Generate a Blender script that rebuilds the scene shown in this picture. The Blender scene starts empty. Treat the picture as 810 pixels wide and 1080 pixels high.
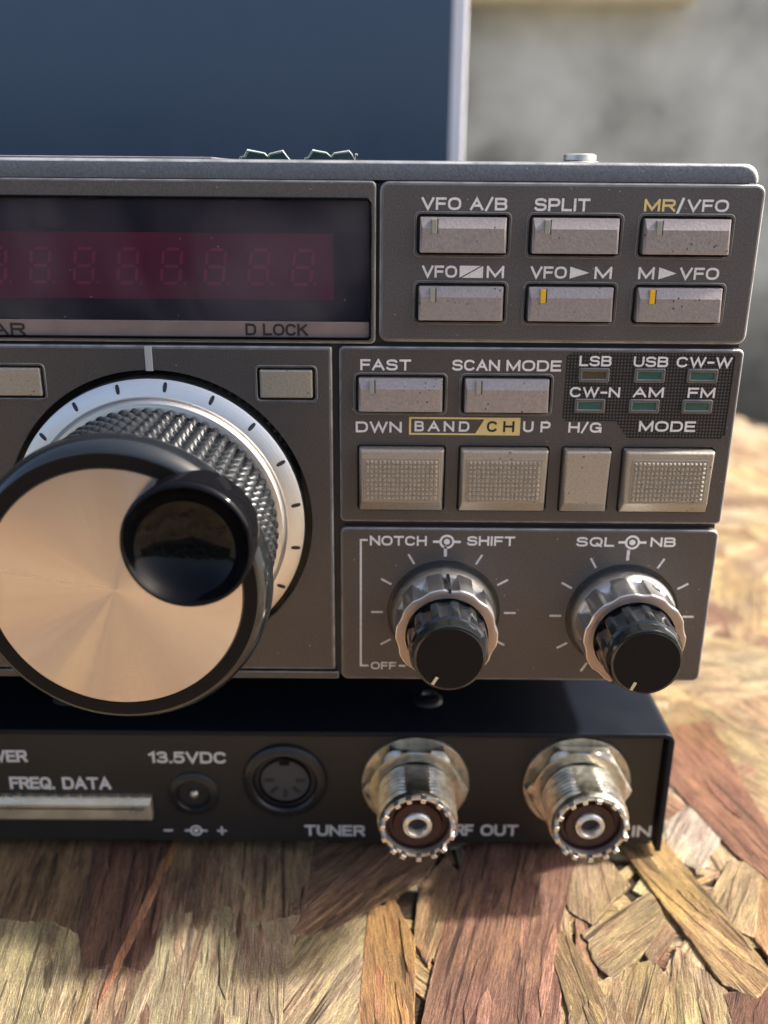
import bpy, bmesh, math, random
from mathutils import Vector, Matrix
random.seed(7)
PI = math.pi
sc = bpy.context.scene
C = sc.collection
G = 134.5            # height of the camera above the board, mm (all measures below are mm)

# ------------------------------------------------------------------ materials
def new_mat(name):
    m = bpy.data.materials.new(name); m.use_nodes = True
    nt = m.node_tree
    return m, nt, nt.nodes['Principled BSDF']

def mat(name, col, rough=.5, metal=0., noise=0., nscale=900., bump=0., bscale=1500., coat=0., coat_r=.1, spec=.5, rvar=0.):
    m, nt, b = new_mat(name)
    b.inputs['Base Color'].default_value = (*col, 1)
    b.inputs['Roughness'].default_value = rough
    b.inputs['Metallic'].default_value = metal
    b.inputs['Coat Weight'].default_value = coat
    b.inputs['Coat Roughness'].default_value = coat_r
    b.inputs['Specular IOR Level'].default_value = spec
    tc = nt.nodes.new('ShaderNodeTexCoord')
    if noise:
        n = nt.nodes.new('ShaderNodeTexNoise'); n.inputs['Scale'].default_value = nscale; n.inputs['Detail'].default_value = 4
        nt.links.new(tc.outputs['Object'], n.inputs['Vector'])
        r = nt.nodes.new('ShaderNodeMapRange')
        r.inputs['From Min'].default_value = .3; r.inputs['From Max'].default_value = .7
        r.inputs['To Min'].default_value = 1-noise; r.inputs['To Max'].default_value = 1+noise
        nt.links.new(n.outputs['Fac'], r.inputs['Value'])
        v = nt.nodes.new('ShaderNodeVectorMath'); v.operation = 'SCALE'
        v.inputs[0].default_value = col
        nt.links.new(r.outputs['Result'], v.inputs['Scale'])
        nt.links.new(v.outputs['Vector'], b.inputs['Base Color'])
    if rvar:
        n = nt.nodes.new('ShaderNodeTexNoise'); n.inputs['Scale'].default_value = 120; n.inputs['Detail'].default_value = 6
        nt.links.new(tc.outputs['Object'], n.inputs['Vector'])
        r = nt.nodes.new('ShaderNodeMapRange')
        r.inputs['From Min'].default_value = .35; r.inputs['From Max'].default_value = .65
        r.inputs['To Min'].default_value = max(.02, rough-rvar); r.inputs['To Max'].default_value = rough+rvar
        nt.links.new(n.outputs['Fac'], r.inputs['Value']); nt.links.new(r.outputs['Result'], b.inputs['Roughness'])
    if bump:
        n = nt.nodes.new('ShaderNodeTexNoise'); n.inputs['Scale'].default_value = bscale; n.inputs['Detail'].default_value = 3
        nt.links.new(tc.outputs['Object'], n.inputs['Vector'])
        bp = nt.nodes.new('ShaderNodeBump'); bp.inputs['Strength'].default_value = bump; bp.inputs['Distance'].default_value = .0002
        nt.links.new(n.outputs['Fac'], bp.inputs['Height']); nt.links.new(bp.outputs['Normal'], b.inputs['Normal'])
    return m

def dirty_key(name, col, rough, metal):
    """satin key paint with small dark flecks of dirt and scratches"""
    m, nt, b = new_mat(name)
    L = nt.links.new
    tc = nt.nodes.new('ShaderNodeTexCoord')
    geo = nt.nodes.new('ShaderNodeNewGeometry')
    v1 = nt.nodes.new('ShaderNodeTexVoronoi'); v1.inputs['Scale'].default_value = 1100
    L(geo.outputs['Position'], v1.inputs['Vector'])
    th = nt.nodes.new('ShaderNodeMapRange'); th.inputs['From Min'].default_value = .13; th.inputs['From Max'].default_value = .24
    L(v1.outputs['Distance'], th.inputs['Value'])
    n1 = nt.nodes.new('ShaderNodeTexNoise'); n1.inputs['Scale'].default_value = 330; n1.inputs['Detail'].default_value = 3
    L(geo.outputs['Position'], n1.inputs['Vector'])
    g = nt.nodes.new('ShaderNodeMapRange'); g.inputs['From Min'].default_value = .56; g.inputs['From Max'].default_value = .64
    g.inputs['To Min'].default_value = 1; g.inputs['To Max'].default_value = 0
    L(n1.outputs['Fac'], g.inputs['Value'])
    mx = nt.nodes.new('ShaderNodeMath'); mx.operation = 'MAXIMUM'
    L(th.outputs['Result'], mx.inputs[0]); L(g.outputs['Result'], mx.inputs[1])
    n2 = nt.nodes.new('ShaderNodeTexNoise'); n2.inputs['Scale'].default_value = 2500; n2.inputs['Detail'].default_value = 2
    L(geo.outputs['Position'], n2.inputs['Vector'])
    r2 = nt.nodes.new('ShaderNodeMapRange'); r2.inputs['From Min'].default_value = .3; r2.inputs['From Max'].default_value = .7
    r2.inputs['To Min'].default_value = .88; r2.inputs['To Max'].default_value = 1.1
    L(n2.outputs['Fac'], r2.inputs['Value'])
    sv = nt.nodes.new('ShaderNodeVectorMath'); sv.operation = 'SCALE'; sv.inputs[0].default_value = col
    L(r2.outputs['Result'], sv.inputs['Scale'])
    mc = nt.nodes.new('ShaderNodeMix'); mc.data_type = 'RGBA'
    mc.inputs['A'].default_value = (.06, .05, .04, 1)
    L(mx.outputs['Value'], mc.inputs['Factor']); L(sv.outputs['Vector'], mc.inputs['B'])
    L(mc.outputs['Result'], b.inputs['Base Color'])
    b.inputs['Roughness'].default_value = rough; b.inputs['Metallic'].default_value = metal
    bp = nt.nodes.new('ShaderNodeBump'); bp.inputs['Strength'].default_value = .25; bp.inputs['Distance'].default_value = .0002
    L(n2.outputs['Fac'], bp.inputs['Height']); L(bp.outputs['Normal'], b.inputs['Normal'])
    return m

def speckle_paint(name, col, rough=.42, metal=.35, edge_pale=.55):
    """dark warm grey paint with a fine metallic sparkle, dust and a few tiny chips"""
    m, nt, b = new_mat(name); L = nt.links.new
    geo = nt.nodes.new('ShaderNodeNewGeometry')
    v = nt.nodes.new('ShaderNodeTexNoise'); v.inputs['Scale'].default_value = 3300; v.inputs['Detail'].default_value = 2
    L(geo.outputs['Position'], v.inputs['Vector'])
    r = nt.nodes.new('ShaderNodeMapRange'); r.inputs['From Min'].default_value = .3; r.inputs['From Max'].default_value = .7
    r.inputs['To Min'].default_value = .8; r.inputs['To Max'].default_value = 1.2
    L(v.outputs['Fac'], r.inputs['Value'])
    sv = nt.nodes.new('ShaderNodeVectorMath'); sv.operation = 'SCALE'; sv.inputs[0].default_value = col
    L(r.outputs['Result'], sv.inputs['Scale'])
    vo = nt.nodes.new('ShaderNodeTexVoronoi'); vo.inputs['Scale'].default_value = 420; vo.inputs['Randomness'].default_value = 1
    L(geo.outputs['Position'], vo.inputs['Vector'])
    d = nt.nodes.new('ShaderNodeMapRange'); d.inputs['From Min'].default_value = .035; d.inputs['From Max'].default_value = .06
    d.inputs['To Min'].default_value = .55; d.inputs['To Max'].default_value = 0
    L(vo.outputs['Distance'], d.inputs['Value'])
    mc = nt.nodes.new('ShaderNodeMix'); mc.data_type = 'RGBA'; mc.inputs['B'].default_value = (.45, .45, .42, 1)
    L(d.outputs['Result'], mc.inputs['Factor']); L(sv.outputs['Vector'], mc.inputs['A'])
    # paint turns pale grey along the rounded edges
    ab = nt.nodes.new('ShaderNodeVectorMath'); ab.operation = 'ABSOLUTE'; L(geo.outputs['True Normal'], ab.inputs[0])
    sx = nt.nodes.new('ShaderNodeSeparateXYZ'); L(ab.outputs[0], sx.inputs[0])
    m1 = nt.nodes.new('ShaderNodeMath'); m1.operation = 'MAXIMUM'; L(sx.outputs['X'], m1.inputs[0]); L(sx.outputs['Y'], m1.inputs[1])
    m2 = nt.nodes.new('ShaderNodeMath'); m2.operation = 'MAXIMUM'; L(m1.outputs[0], m2.inputs[0]); L(sx.outputs['Z'], m2.inputs[1])
    wr = nt.nodes.new('ShaderNodeMapRange'); wr.inputs['From Min'].default_value = .985; wr.inputs['From Max'].default_value = .90
    wr.inputs['To Min'].default_value = 0; wr.inputs['To Max'].default_value = edge_pale
    L(m2.outputs[0], wr.inputs['Value'])
    wn = nt.nodes.new('ShaderNodeTexNoise'); wn.inputs['Scale'].default_value = 260; wn.inputs['Detail'].default_value = 4
    L(geo.outputs['Position'], wn.inputs['Vector'])
    wq = nt.nodes.new('ShaderNodeMapRange'); wq.inputs['From Min'].default_value = .35; wq.inputs['From Max'].default_value = .6
    wq.inputs['To Min'].default_value = .45; L(wn.outputs['Fac'], wq.inputs['Value'])
    wm = nt.nodes.new('ShaderNodeMath'); wm.operation = 'MULTIPLY'; L(wr.outputs[0], wm.inputs[0]); L(wq.outputs[0], wm.inputs[1])
    mw = nt.nodes.new('ShaderNodeMix'); mw.data_type = 'RGBA'; mw.inputs['B'].default_value = (.75, .75, .73, 1)
    L(wm.outputs[0], mw.inputs['Factor']); L(mc.outputs['Result'], mw.inputs['A'])
    L(mw.outputs['Result'], b.inputs['Base Color'])
    n2 = nt.nodes.new('ShaderNodeTexNoise'); n2.inputs['Scale'].default_value = 60; n2.inputs['Detail'].default_value = 5
    L(geo.outputs['Position'], n2.inputs['Vector'])
    r2 = nt.nodes.new('ShaderNodeMapRange'); r2.inputs['From Min'].default_value = .3; r2.inputs['From Max'].default_value = .7
    r2.inputs['To Min'].default_value = rough-.06; r2.inputs['To Max'].default_value = rough+.08
    L(n2.outputs['Fac'], r2.inputs['Value']); L(r2.outputs['Result'], b.inputs['Roughness'])
    b.inputs['Metallic'].default_value = metal
    bp = nt.nodes.new('ShaderNodeBump'); bp.inputs['Strength'].default_value = .22; bp.inputs['Distance'].default_value = .0002
    L(v.outputs['Fac'], bp.inputs['Height']); L(bp.outputs['Normal'], b.inputs['Normal'])
    return m

def brushed_radial(name, col, rough, aniso, lathe_lines=0., rv=.07, rot=0.):
    """turned metal: anisotropic about the knob's own axis (object Y)"""
    m, nt, b = new_mat(name); L = nt.links.new
    b.inputs['Base Color'].default_value = (*col, 1); b.inputs['Metallic'].default_value = 1
    b.inputs['Roughness'].default_value = rough; b.inputs['Anisotropic'].default_value = aniso
    tc = nt.nodes.new('ShaderNodeTexCoord')
    sp = nt.nodes.new('ShaderNodeSeparateXYZ'); L(tc.outputs['Object'], sp.inputs[0])
    cb = nt.nodes.new('ShaderNodeCombineXYZ')
    L(sp.outputs['X'], cb.inputs['X']); L(sp.outputs['Z'], cb.inputs['Z'])
    # circular tangent about Y, built from the object's own coordinates
    cr = nt.nodes.new('ShaderNodeVectorMath'); cr.operation = 'CROSS_PRODUCT'; cr.inputs[1].default_value = (0, 1, 0)
    L(cb.outputs[0], cr.inputs[0])
    nm = nt.nodes.new('ShaderNodeVectorMath'); nm.operation = 'NORMALIZE'; L(cr.outputs[0], nm.inputs[0])
    L(nm.outputs[0], b.inputs['Tangent'])
    ln = nt.nodes.new('ShaderNodeVectorMath'); ln.operation = 'LENGTH'; L(cb.outputs[0], ln.inputs[0])
    n = nt.nodes.new('ShaderNodeTexNoise'); n.noise_dimensions = '1D'; n.inputs['Scale'].default_value = 5000; n.inputs['Detail'].default_value = 3
    L(ln.outputs['Value'], n.inputs['W'])
    r = nt.nodes.new('ShaderNodeMapRange'); r.inputs['To Min'].default_value = max(.02, rough-rv); r.inputs['To Max'].default_value = rough+rv
    b.inputs['Anisotropic Rotation'].default_value = rot
    L(n.outputs['Fac'], r.inputs['Value']); L(r.outputs['Result'], b.inputs['Roughness'])
    if not rv:
        # the turning marks vary a little round the disc
        nd = nt.nodes.new('ShaderNodeVectorMath'); nd.operation = 'NORMALIZE'; L(cb.outputs[0], nd.inputs[0])
        na = nt.nodes.new('ShaderNodeTexNoise'); na.inputs['Scale'].default_value = 2.6; na.inputs['Detail'].default_value = 7; na.inputs['Roughness'].default_value = .62
        L(nd.outputs[0], na.inputs['Vector'])
        ra = nt.nodes.new('ShaderNodeMapRange'); ra.inputs['From Min'].default_value = .33; ra.inputs['From Max'].default_value = .67
        ra.inputs['To Min'].default_value = rough-.05; ra.inputs['To Max'].default_value = rough+.09
        L(na.outputs['Fac'], ra.inputs['Value']); L(ra.outputs[0], b.inputs['Roughness'])
        rb = nt.nodes.new('ShaderNodeMapRange'); rb.inputs['From Min'].default_value = .33; rb.inputs['From Max'].default_value = .67
        rb.inputs['To Min'].default_value = rot-.03; rb.inputs['To Max'].default_value = rot+.03
        L(na.outputs['Fac'], rb.inputs['Value']); L(rb.outputs[0], b.inputs['Anisotropic Rotation'])
    if lathe_lines:
        bp = nt.nodes.new('ShaderNodeBump'); bp.inputs['Strength'].default_value = lathe_lines; bp.inputs['Distance'].default_value = .0001
        L(n.outputs['Fac'], bp.inputs['Height']); L(bp.outputs['Normal'], b.inputs['Normal'])
    return m

def dot_plate(name):
    """black plate moulded with a fine grid of tiny raised squares"""
    m, nt, b = new_mat(name); L = nt.links.new
    geo = nt.nodes.new('ShaderNodeNewGeometry')
    sp = nt.nodes.new('ShaderNodeSeparateXYZ'); L(geo.outputs['Position'], sp.inputs[0])
    outs = []
    for a in ('X', 'Z'):
        k = nt.nodes.new('ShaderNodeMath'); k.operation = 'MULTIPLY'; k.inputs[1].default_value = 1/.00056; L(sp.outputs[a], k.inputs[0])
        f = nt.nodes.new('ShaderNodeMath'); f.operation = 'FRACT'; L(k.outputs[0], f.inputs[0])
        s = nt.nodes.new('ShaderNodeMath'); s.operation = 'SUBTRACT'; s.inputs[1].default_value = .5; L(f.outputs[0], s.inputs[0])
        ab = nt.nodes.new('ShaderNodeMath'); ab.operation = 'ABSOLUTE'; L(s.outputs[0], ab.inputs[0])
        outs.append(ab)
    mx = nt.nodes.new('ShaderNodeMath'); mx.operation = 'MAXIMUM'; L(outs[0].outputs[0], mx.inputs[0]); L(outs[1].outputs[0], mx.inputs[1])
    r = nt.nodes.new('ShaderNodeMapRange'); r.inputs['From Min'].default_value = .18; r.inputs['From Max'].default_value = .3
    r.inputs['To Min'].default_value = 1; r.inputs['To Max'].default_value = 0
    L(mx.outputs[0], r.inputs['Value'])
    mc = nt.nodes.new('ShaderNodeMix'); mc.data_type = 'RGBA'
    mc.inputs['A'].default_value = (.006, .006, .007, 1); mc.inputs['B'].default_value = (.085, .08, .08, 1)
    L(r.outputs['Result'], mc.inputs['Factor']); L(mc.outputs['Result'], b.inputs['Base Color'])
    bp = nt.nodes.new('ShaderNodeBump'); bp.inputs['Strength'].default_value = .7; bp.inputs['Distance'].default_value = .0002
    L(r.outputs['Result'], bp.inputs['Height']); L(bp.outputs['Normal'], b.inputs['Normal'])
    b.inputs['Roughness'].default_value = .4
    return m

def clear(name, tint, rough=.08, alpha_mix=.9):
    """thin tinted clear plastic: tinted transparency under a glossy skin"""
    m = bpy.data.materials.new(name); m.use_nodes = True
    nt = m.node_tree; nt.nodes.clear(); L = nt.links.new
    o = nt.nodes.new('ShaderNodeOutputMaterial')
    t = nt.nodes.new('ShaderNodeBsdfTransparent'); t.inputs['Color'].default_value = (*tint, 1)
    g = nt.nodes.new('ShaderNodeBsdfGlossy'); g.inputs['Roughness'].default_value = rough
    f = nt.nodes.new('ShaderNodeFresnel'); f.inputs['IOR'].default_value = 1.33
    mx = nt.nodes.new('ShaderNodeMixShader')
    L(f.outputs[0], mx.inputs['Fac']); L(t.outputs[0], mx.inputs[1]); L(g.outputs[0], mx.inputs[2])
    # reflected haze painted as mauve smears, plus specks of dust
    d = nt.nodes.new('ShaderNodeBsdfDiffuse'); d.inputs['Color'].default_value = (.42, .36, .40, 1)
    geo = nt.nodes.new('ShaderNodeNewGeometry')
    mp = nt.nodes.new('ShaderNodeMapping'); mp.inputs['Scale'].default_value = (1, 1, .6); mp.inputs['Rotation'].default_value = (0, .5, 0); mp.inputs['Location'].default_value = (.013, 0, 0)
    L(geo.outputs['Position'], mp.inputs['Vector'])
    n = nt.nodes.new('ShaderNodeTexNoise'); n.inputs['Scale'].default_value = 38; n.inputs['Detail'].default_value = 3; n.inputs['Distortion'].default_value = .6
    L(mp.outputs[0], n.inputs['Vector'])
    r = nt.nodes.new('ShaderNodeMapRange'); r.inputs['From Min'].default_value = .46; r.inputs['From Max'].default_value = .72
    r.inputs['To Min'].default_value = .0; r.inputs['To Max'].default_value = .13
    L(n.outputs['Fac'], r.inputs['Value'])
    v = nt.nodes.new('ShaderNodeTexVoronoi'); v.inputs['Scale'].default_value = 260; L(geo.outputs['Position'], v.inputs['Vector'])
    r2 = nt.nodes.new('ShaderNodeMapRange'); r2.inputs['From Min'].default_value = .03; r2.inputs['From Max'].default_value = .06
    r2.inputs['To Min'].default_value = .6; r2.inputs['To Max'].default_value = 0
    L(v.outputs['Distance'], r2.inputs['Value'])
    a = nt.nodes.new('ShaderNodeMath'); a.operation = 'MAXIMUM'; L(r.outputs[0], a.inputs[0]); L(r2.outputs[0], a.inputs[1])
    m2 = nt.nodes.new('ShaderNodeMixShader'); L(a.outputs[0], m2.inputs['Fac']); L(mx.outputs[0], m2.inputs[1]); L(d.outputs[0], m2.inputs[2])
    L(m2.outputs[0], o.inputs['Surface'])
    return m

def wood_mat():
    m, nt, b = new_mat('strand_wood'); L = nt.links.new
    uv = nt.nodes.new('ShaderNodeUVMap'); uv.uv_map = 'grain'
    at = nt.nodes.new('ShaderNodeAttribute'); at.attribute_name = 'tone'
    def stretched(sx, sy, scale, det, rough=.6):
        mp = nt.nodes.new('ShaderNodeMapping'); mp.inputs['Scale'].default_value = (sx, sy, 1)
        L(uv.outputs['UV'], mp.inputs['Vector'])
        n = nt.nodes.new('ShaderNodeTexNoise'); n.inputs['Scale'].default_value = scale; n.inputs['Detail'].default_value = det
        n.inputs['Roughness'].default_value = rough
        L(mp.outputs[0], n.inputs['Vector']); return n
    fine = stretched(.17, 2.4, 1.0, 7, .8); fine.inputs['Distortion'].default_value = .5    # UV is in mm
    fib = stretched(.45, 4.2, 1.0, 4, .7); fib.inputs['Distortion'].default_value = .5
    grit = stretched(2.2, 4.5, 1.0, 3, .7)
    blot = stretched(.05, .16, 1.0, 5, .6)
    hue = stretched(.07, .55, 1.0, 4, .65)
    crack = stretched(.035, .75, 1.0, 3, .55); crack.inputs['Distortion'].default_value = 1.0
    def rng(n, a, b_, c, d):
        r = nt.nodes.new('ShaderNodeMapRange')
        for k, v in zip(('From Min', 'From Max', 'To Min', 'To Max'), (a, b_, c, d)): r.inputs[k].default_value = v
        L(n.outputs['Fac'], r.inputs['Value']); return r
    r1 = rng(fine, .32, .68, .40, 1.55); r2 = rng(fib, .3, .7, .68, 1.32); r3 = rng(blot, .3, .7, .58, 1.35)
    r4 = rng(crack, .60, .66, 1.0, .38)
    def mul(a, c):
        k = nt.nodes.new('ShaderNodeMath'); k.operation = 'MULTIPLY'; L(a.outputs[0], k.inputs[0]); L(c.outputs[0], k.inputs[1]); return k
    r5 = rng(grit, .34, .66, .62, 1.30)
    k = mul(mul(mul(r1, r2), mul(r3, r4)), r5)
    hr = nt.nodes.new('ShaderNodeValToRGB'); he = hr.color_ramp.elements
    he[0].position = .34; he[0].color = (.62, .46, .42, 1); he[1].position = .66; he[1].color = (1.12, 1.07, .90, 1)
    hm = he.new(.5); hm.color = (1.0, .93, .92, 1)
    L(hue.outputs['Fac'], hr.inputs['Fac'])
    tm = nt.nodes.new('ShaderNodeVectorMath'); tm.operation = 'MULTIPLY'; L(at.outputs['Color'], tm.inputs[0]); L(hr.outputs['Color'], tm.inputs[1])
    sv = nt.nodes.new('ShaderNodeVectorMath'); sv.operation = 'SCALE'
    L(tm.outputs[0], sv.inputs[0]); L(k.outputs[0], sv.inputs['Scale'])
    # yellowish weather stains and dark weather stains that run over several strands
    geo = nt.nodes.new('ShaderNodeNewGeometry')
    st = nt.nodes.new('ShaderNodeTexNoise'); st.inputs['Scale'].default_value = 28; st.inputs['Detail'].default_value = 5
    L(geo.outputs['Position'], st.inputs['Vector'])
    rs = rng(st, .50, .64, 0, .55)
    mc = nt.nodes.new('ShaderNodeMix'); mc.data_type = 'RGBA'; mc.blend_type = 'MULTIPLY'; mc.inputs['B'].default_value = (1.0, 1.02, .66, 1)
    L(rs.outputs[0], mc.inputs['Factor']); L(sv.outputs[0], mc.inputs['A'])
    L(mc.outputs['Result'], b.inputs['Base Color'])
    b.inputs['Roughness'].default_value = .62; b.inputs['Specular IOR Level'].default_value = .35
    bp = nt.nodes.new('ShaderNodeBump'); bp.inputs['Strength'].default_value = 1.0; bp.inputs['Distance'].default_value = .0011
    ad0 = nt.nodes.new('ShaderNodeMath'); ad0.operation = 'ADD'; L(fine.outputs['Fac'], ad0.inputs[0]); L(fib.outputs['Fac'], ad0.inputs[1])
    ad = nt.nodes.new('ShaderNodeMath'); ad.operation = 'ADD'; L(ad0.outputs[0], ad.inputs[0]); L(r4.outputs[0], ad.inputs[1])
    L(ad.outputs[0], bp.inputs['Height']); L(bp.outputs['Normal'], b.inputs['Normal'])
    return m

def wall_mat():
    m, nt, b = new_mat('blotchy_shaded_concrete'); L = nt.links.new
    geo = nt.nodes.new('ShaderNodeNewGeometry')
    n = nt.nodes.new('ShaderNodeTexNoise'); n.inputs['Scale'].default_value = 7.5; n.inputs['Detail'].default_value = 5; n.inputs['Roughness'].default_value = .55
    L(geo.outputs['Position'], n.inputs['Vector'])
    cr = nt.nodes.new('ShaderNodeValToRGB')
    e = cr.color_ramp.elements
    e[0].position = .32; e[0].color = (.17, .165, .14, 1)
    e[1].position = .62; e[1].color = (.60, .60, .53, 1)
    k = e.new(.46); k.color = (.42, .415, .36, 1)
    L(n.outputs['Fac'], cr.inputs['Fac'])
    # dark band painted low on the wall for the shade beyond the board
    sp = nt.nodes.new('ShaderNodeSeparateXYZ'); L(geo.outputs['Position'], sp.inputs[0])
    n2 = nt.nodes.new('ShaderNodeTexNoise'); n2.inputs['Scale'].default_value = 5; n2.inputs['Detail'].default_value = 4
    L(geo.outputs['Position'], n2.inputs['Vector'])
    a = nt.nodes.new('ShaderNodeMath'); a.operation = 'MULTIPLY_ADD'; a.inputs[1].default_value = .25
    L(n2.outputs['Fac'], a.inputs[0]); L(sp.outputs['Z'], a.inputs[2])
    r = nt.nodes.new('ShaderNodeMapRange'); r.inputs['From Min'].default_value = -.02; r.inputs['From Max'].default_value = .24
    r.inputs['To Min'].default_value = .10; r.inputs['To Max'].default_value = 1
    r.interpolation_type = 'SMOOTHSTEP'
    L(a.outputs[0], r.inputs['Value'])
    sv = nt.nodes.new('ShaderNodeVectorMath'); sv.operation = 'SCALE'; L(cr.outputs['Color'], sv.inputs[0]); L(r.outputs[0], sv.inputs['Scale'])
    L(sv.outputs[0], b.inputs['Base Color']); b.inputs['Roughness'].default_value = .9
    return m

M = dict(
    paint=speckle_paint('grey_panel_paint', (.106, .095, .093)),
    paint_low_shade=speckle_paint('grey_panel_paint_lower_shade', (.084, .074, .070)),  # same grey, with the lower front's warm shade mixed into the colour
    trim=speckle_paint('grey_trim_paint', (.125, .130, .136), .36, .45),
    bezel_paint=speckle_paint('key_bezel_paint', (.075, .068, .068), .42, .35, edge_pale=.30),
    pips=mat('clean_key_satin', (.58, .53, .45), .30, .5),
    groove=mat('groove_black', (.016, .015, .016), .5),
    black=mat('black_plastic', (.012, .012, .013), .32, rvar=.08),
    gloss=mat('gloss_black', (.004, .004, .005), .06, spec=.17, rvar=.03),
    capface=mat('cap_face_black', (.010, .009, .009), .5, noise=.2, nscale=4000, spec=.1),
    knobblack=mat('knob_black', (.010, .012, .013), .15, coat=.7, coat_r=.12, rvar=.06),
    key=dirty_key('key_satin', (.37, .32, .295), .30, .35),
    bigkey=dirty_key('big_key_satin', (.38, .34, .28), .38, .45),
    white=mat('print_white', (.74, .72, .70), .6, noise=.12, nscale=2500),
    printgrey=mat('print_grey', (.60, .58, .55), .6, noise=.2, nscale=2500),
    yellow=mat('print_yellow', (.72, .56, .22), .6, noise=.08, nscale=2500),
    printblack=mat('print_black', (.02, .015, .015), .5),
    rubber=mat('knurled_black_rubber', (.011, .013, .015), .36, spec=.32, rvar=.06),
    alu=brushed_radial('turned_aluminium', (.78, .755, .70), .38, .6, .3),
    champagne=brushed_radial('turned_champagne_disc', (.58, .53, .54), .19, .95, 0, rv=.0, rot=.25),
    alurim=mat('satin_aluminium', (.86, .84, .80), .33, 1., rvar=.06),
    pinkrim=mat('front_rim_aluminium', (.38, .31, .28), .42, .9, rvar=.06),
    nickel=mat('worn_nickel', (.50, .47, .39), .42, 1., noise=.35, nscale=420, bump=.7, bscale=900, rvar=.14),
    nickel_bright=mat('bright_nickel', (.74, .72, .65), .32, .9, noise=.2, nscale=700, rvar=.1),
    phenolic=mat('red_brown_phenolic', (.036, .010, .009), .38, noise=.2, nscale=900),
    dinface=mat('socket_face_grey', (.050, .049, .050), .5),
    case=mat('case_black_paint', (.006, .008, .014), .42, spec=.2, bump=.10, bscale=2500, rvar=.05),
    rear=mat('rear_plate_paint', (.022, .020, .018), .45, .2, noise=.12, nscale=2500, bump=.15, bscale=3000),
    lamp=mat('green_lamp_lens', (.035, .105, .085), .25, coat=.5, noise=.15, nscale=700),
    lampbrown=mat('brown_lamp_lens', (.085, .060, .038), .25, coat=.5, noise=.15, nscale=700),
    lamprim=speckle_paint('lamp_rim_paint', (.10, .095, .092), .4, .4, edge_pale=.18),
    plate=dot_plate('dotted_black_plate'),
    amber=mat('amber_light_guide', (.80, .46, .03), .25, coat=.6),
    guide=mat('clear_light_guide', (.34, .33, .28), .2, coat=.8),
    navy=mat('display_backing', (.006, .014, .034), .35),
    red=mat('red_display_filter', (.31, .016, .070), .35, noise=.3, nscale=60),
    digit=mat('unlit_digit', (.62, .06, .13), .5),
    digitline=mat('digit_tube_outline', (.34, .03, .07), .5),
    strip=mat('mauve_legend_strip', (.24, .18, .165), .4, .2, noise=.12, nscale=200),
    glass=clear('smoked_window', (.78, .76, .84), .05),
    film_clear=clear('greenish_clear_film', (.62, .74, .68), .2),
    film=mat('milky_film', (.62, .66, .64), .25, coat=.5),
    pointer=mat('pale_pointer', (.52, .52, .52), .35, .3),
    datablock=mat('cream_connector_metal', (.70, .64, .50), .34, .8, noise=.12, nscale=300, rvar=.1),
    screen=mat('navy_screen', (.026, .052, .098), .22, coat=.5, coat_r=.15, rvar=.04),
    bezel=mat('pale_bezel', (.72, .72, .76), .5),
    plank=mat('cream_plank', (.55, .47, .30), .7, noise=.2, nscale=30),
    blocker_tint=mat('blocker_green', (.07, .10, .07), .6, noise=.6, nscale=40),
    ground=mat('ground_concrete', (.20, .19, .17), .9, noise=.35, nscale=8),
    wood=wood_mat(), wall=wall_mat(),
)

# ------------------------------------------------------------------ objects
WORLD = {}
def w(p): return Vector((p[0]/1000, p[1]/1000, (p[2]+G)/1000))

def thing(name, loc, label, cat, group=None):
    o = bpy.data.objects.new(name, None); C.objects.link(o)
    o.empty_display_size = .01
    o.location = w(loc); WORLD[o] = w(loc)
    o['label'] = label; o['category'] = cat
    if group: o['group'] = group
    return o

def link_mesh(name, me, m, parent, org, smooth):
    me.materials.clear(); me.materials.append(m)
    if smooth:
        for p in me.polygons: p.use_smooth = True
    o = bpy.data.objects.new(name, me); C.objects.link(o)
    W = w(org); WORLD[o] = W
    if parent is not None:
        o.parent = parent; o.location = W - WORLD[parent]
    else:
        o.location = W
    return o

def obj(name, bm, m, parent=None, org=(0, 0, 0), smooth=False, bevel=0., auto=None, recalc=True):
    """bm holds camera-referenced millimetres; stored in metres about org"""
    if recalc: bmesh.ops.recalc_face_normals(bm, faces=bm.faces)
    for v in bm.verts:
        v.co = Vector(((v.co.x-org[0])/1000, (v.co.y-org[1])/1000, (v.co.z-org[2])/1000))
    me = bpy.data.meshes.new(name); bm.to_mesh(me); bm.free()
    o = link_mesh(name, me, m, parent, org, smooth or auto is not None)
    if auto is not None:
        bm2 = bmesh.new(); bm2.from_mesh(me)
        for e in bm2.edges:
            if len(e.link_faces) == 2 and e.calc_face_angle(0) > math.radians(auto): e.smooth = False
        bm2.to_mesh(me); bm2.free()
    if bevel:
        b = o.modifiers.new('bevel', 'BEVEL'); b.width = bevel/1000; b.segments = 2; b.limit_method = 'ANGLE'; b.angle_limit = math.radians(40)
    return o

def rr_pts(x0, x1, z0, z1, r, seg=4):
    r = max(r, 1e-4); pts = []
    for cx, cz, a0 in ((x1-r, z1-r, 0), (x0+r, z1-r, 90), (x0+r, z0+r, 180), (x1-r, z0+r, 270)):
        for i in range(seg+1):
            a = math.radians(a0 + 90*i/seg); pts.append((cx+r*math.cos(a), cz+r*math.sin(a)))
    return pts

def loft(bm, rings, cap0=True, cap1=True):
    """rings: lists of (x,y,z) of equal count"""
    vr = [[bm.verts.new(p) for p in ring] for ring in rings]
    n = len(vr[0])
    for a, b in zip(vr, vr[1:]):
        for i in range(n):
            j = (i+1) % n
            bm.faces.new((a[i], a[j], b[j], b[i]))
    if cap0: bm.faces.new(vr[0][::-1])
    if cap1: bm.faces.new(vr[-1])
    return vr

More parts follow.
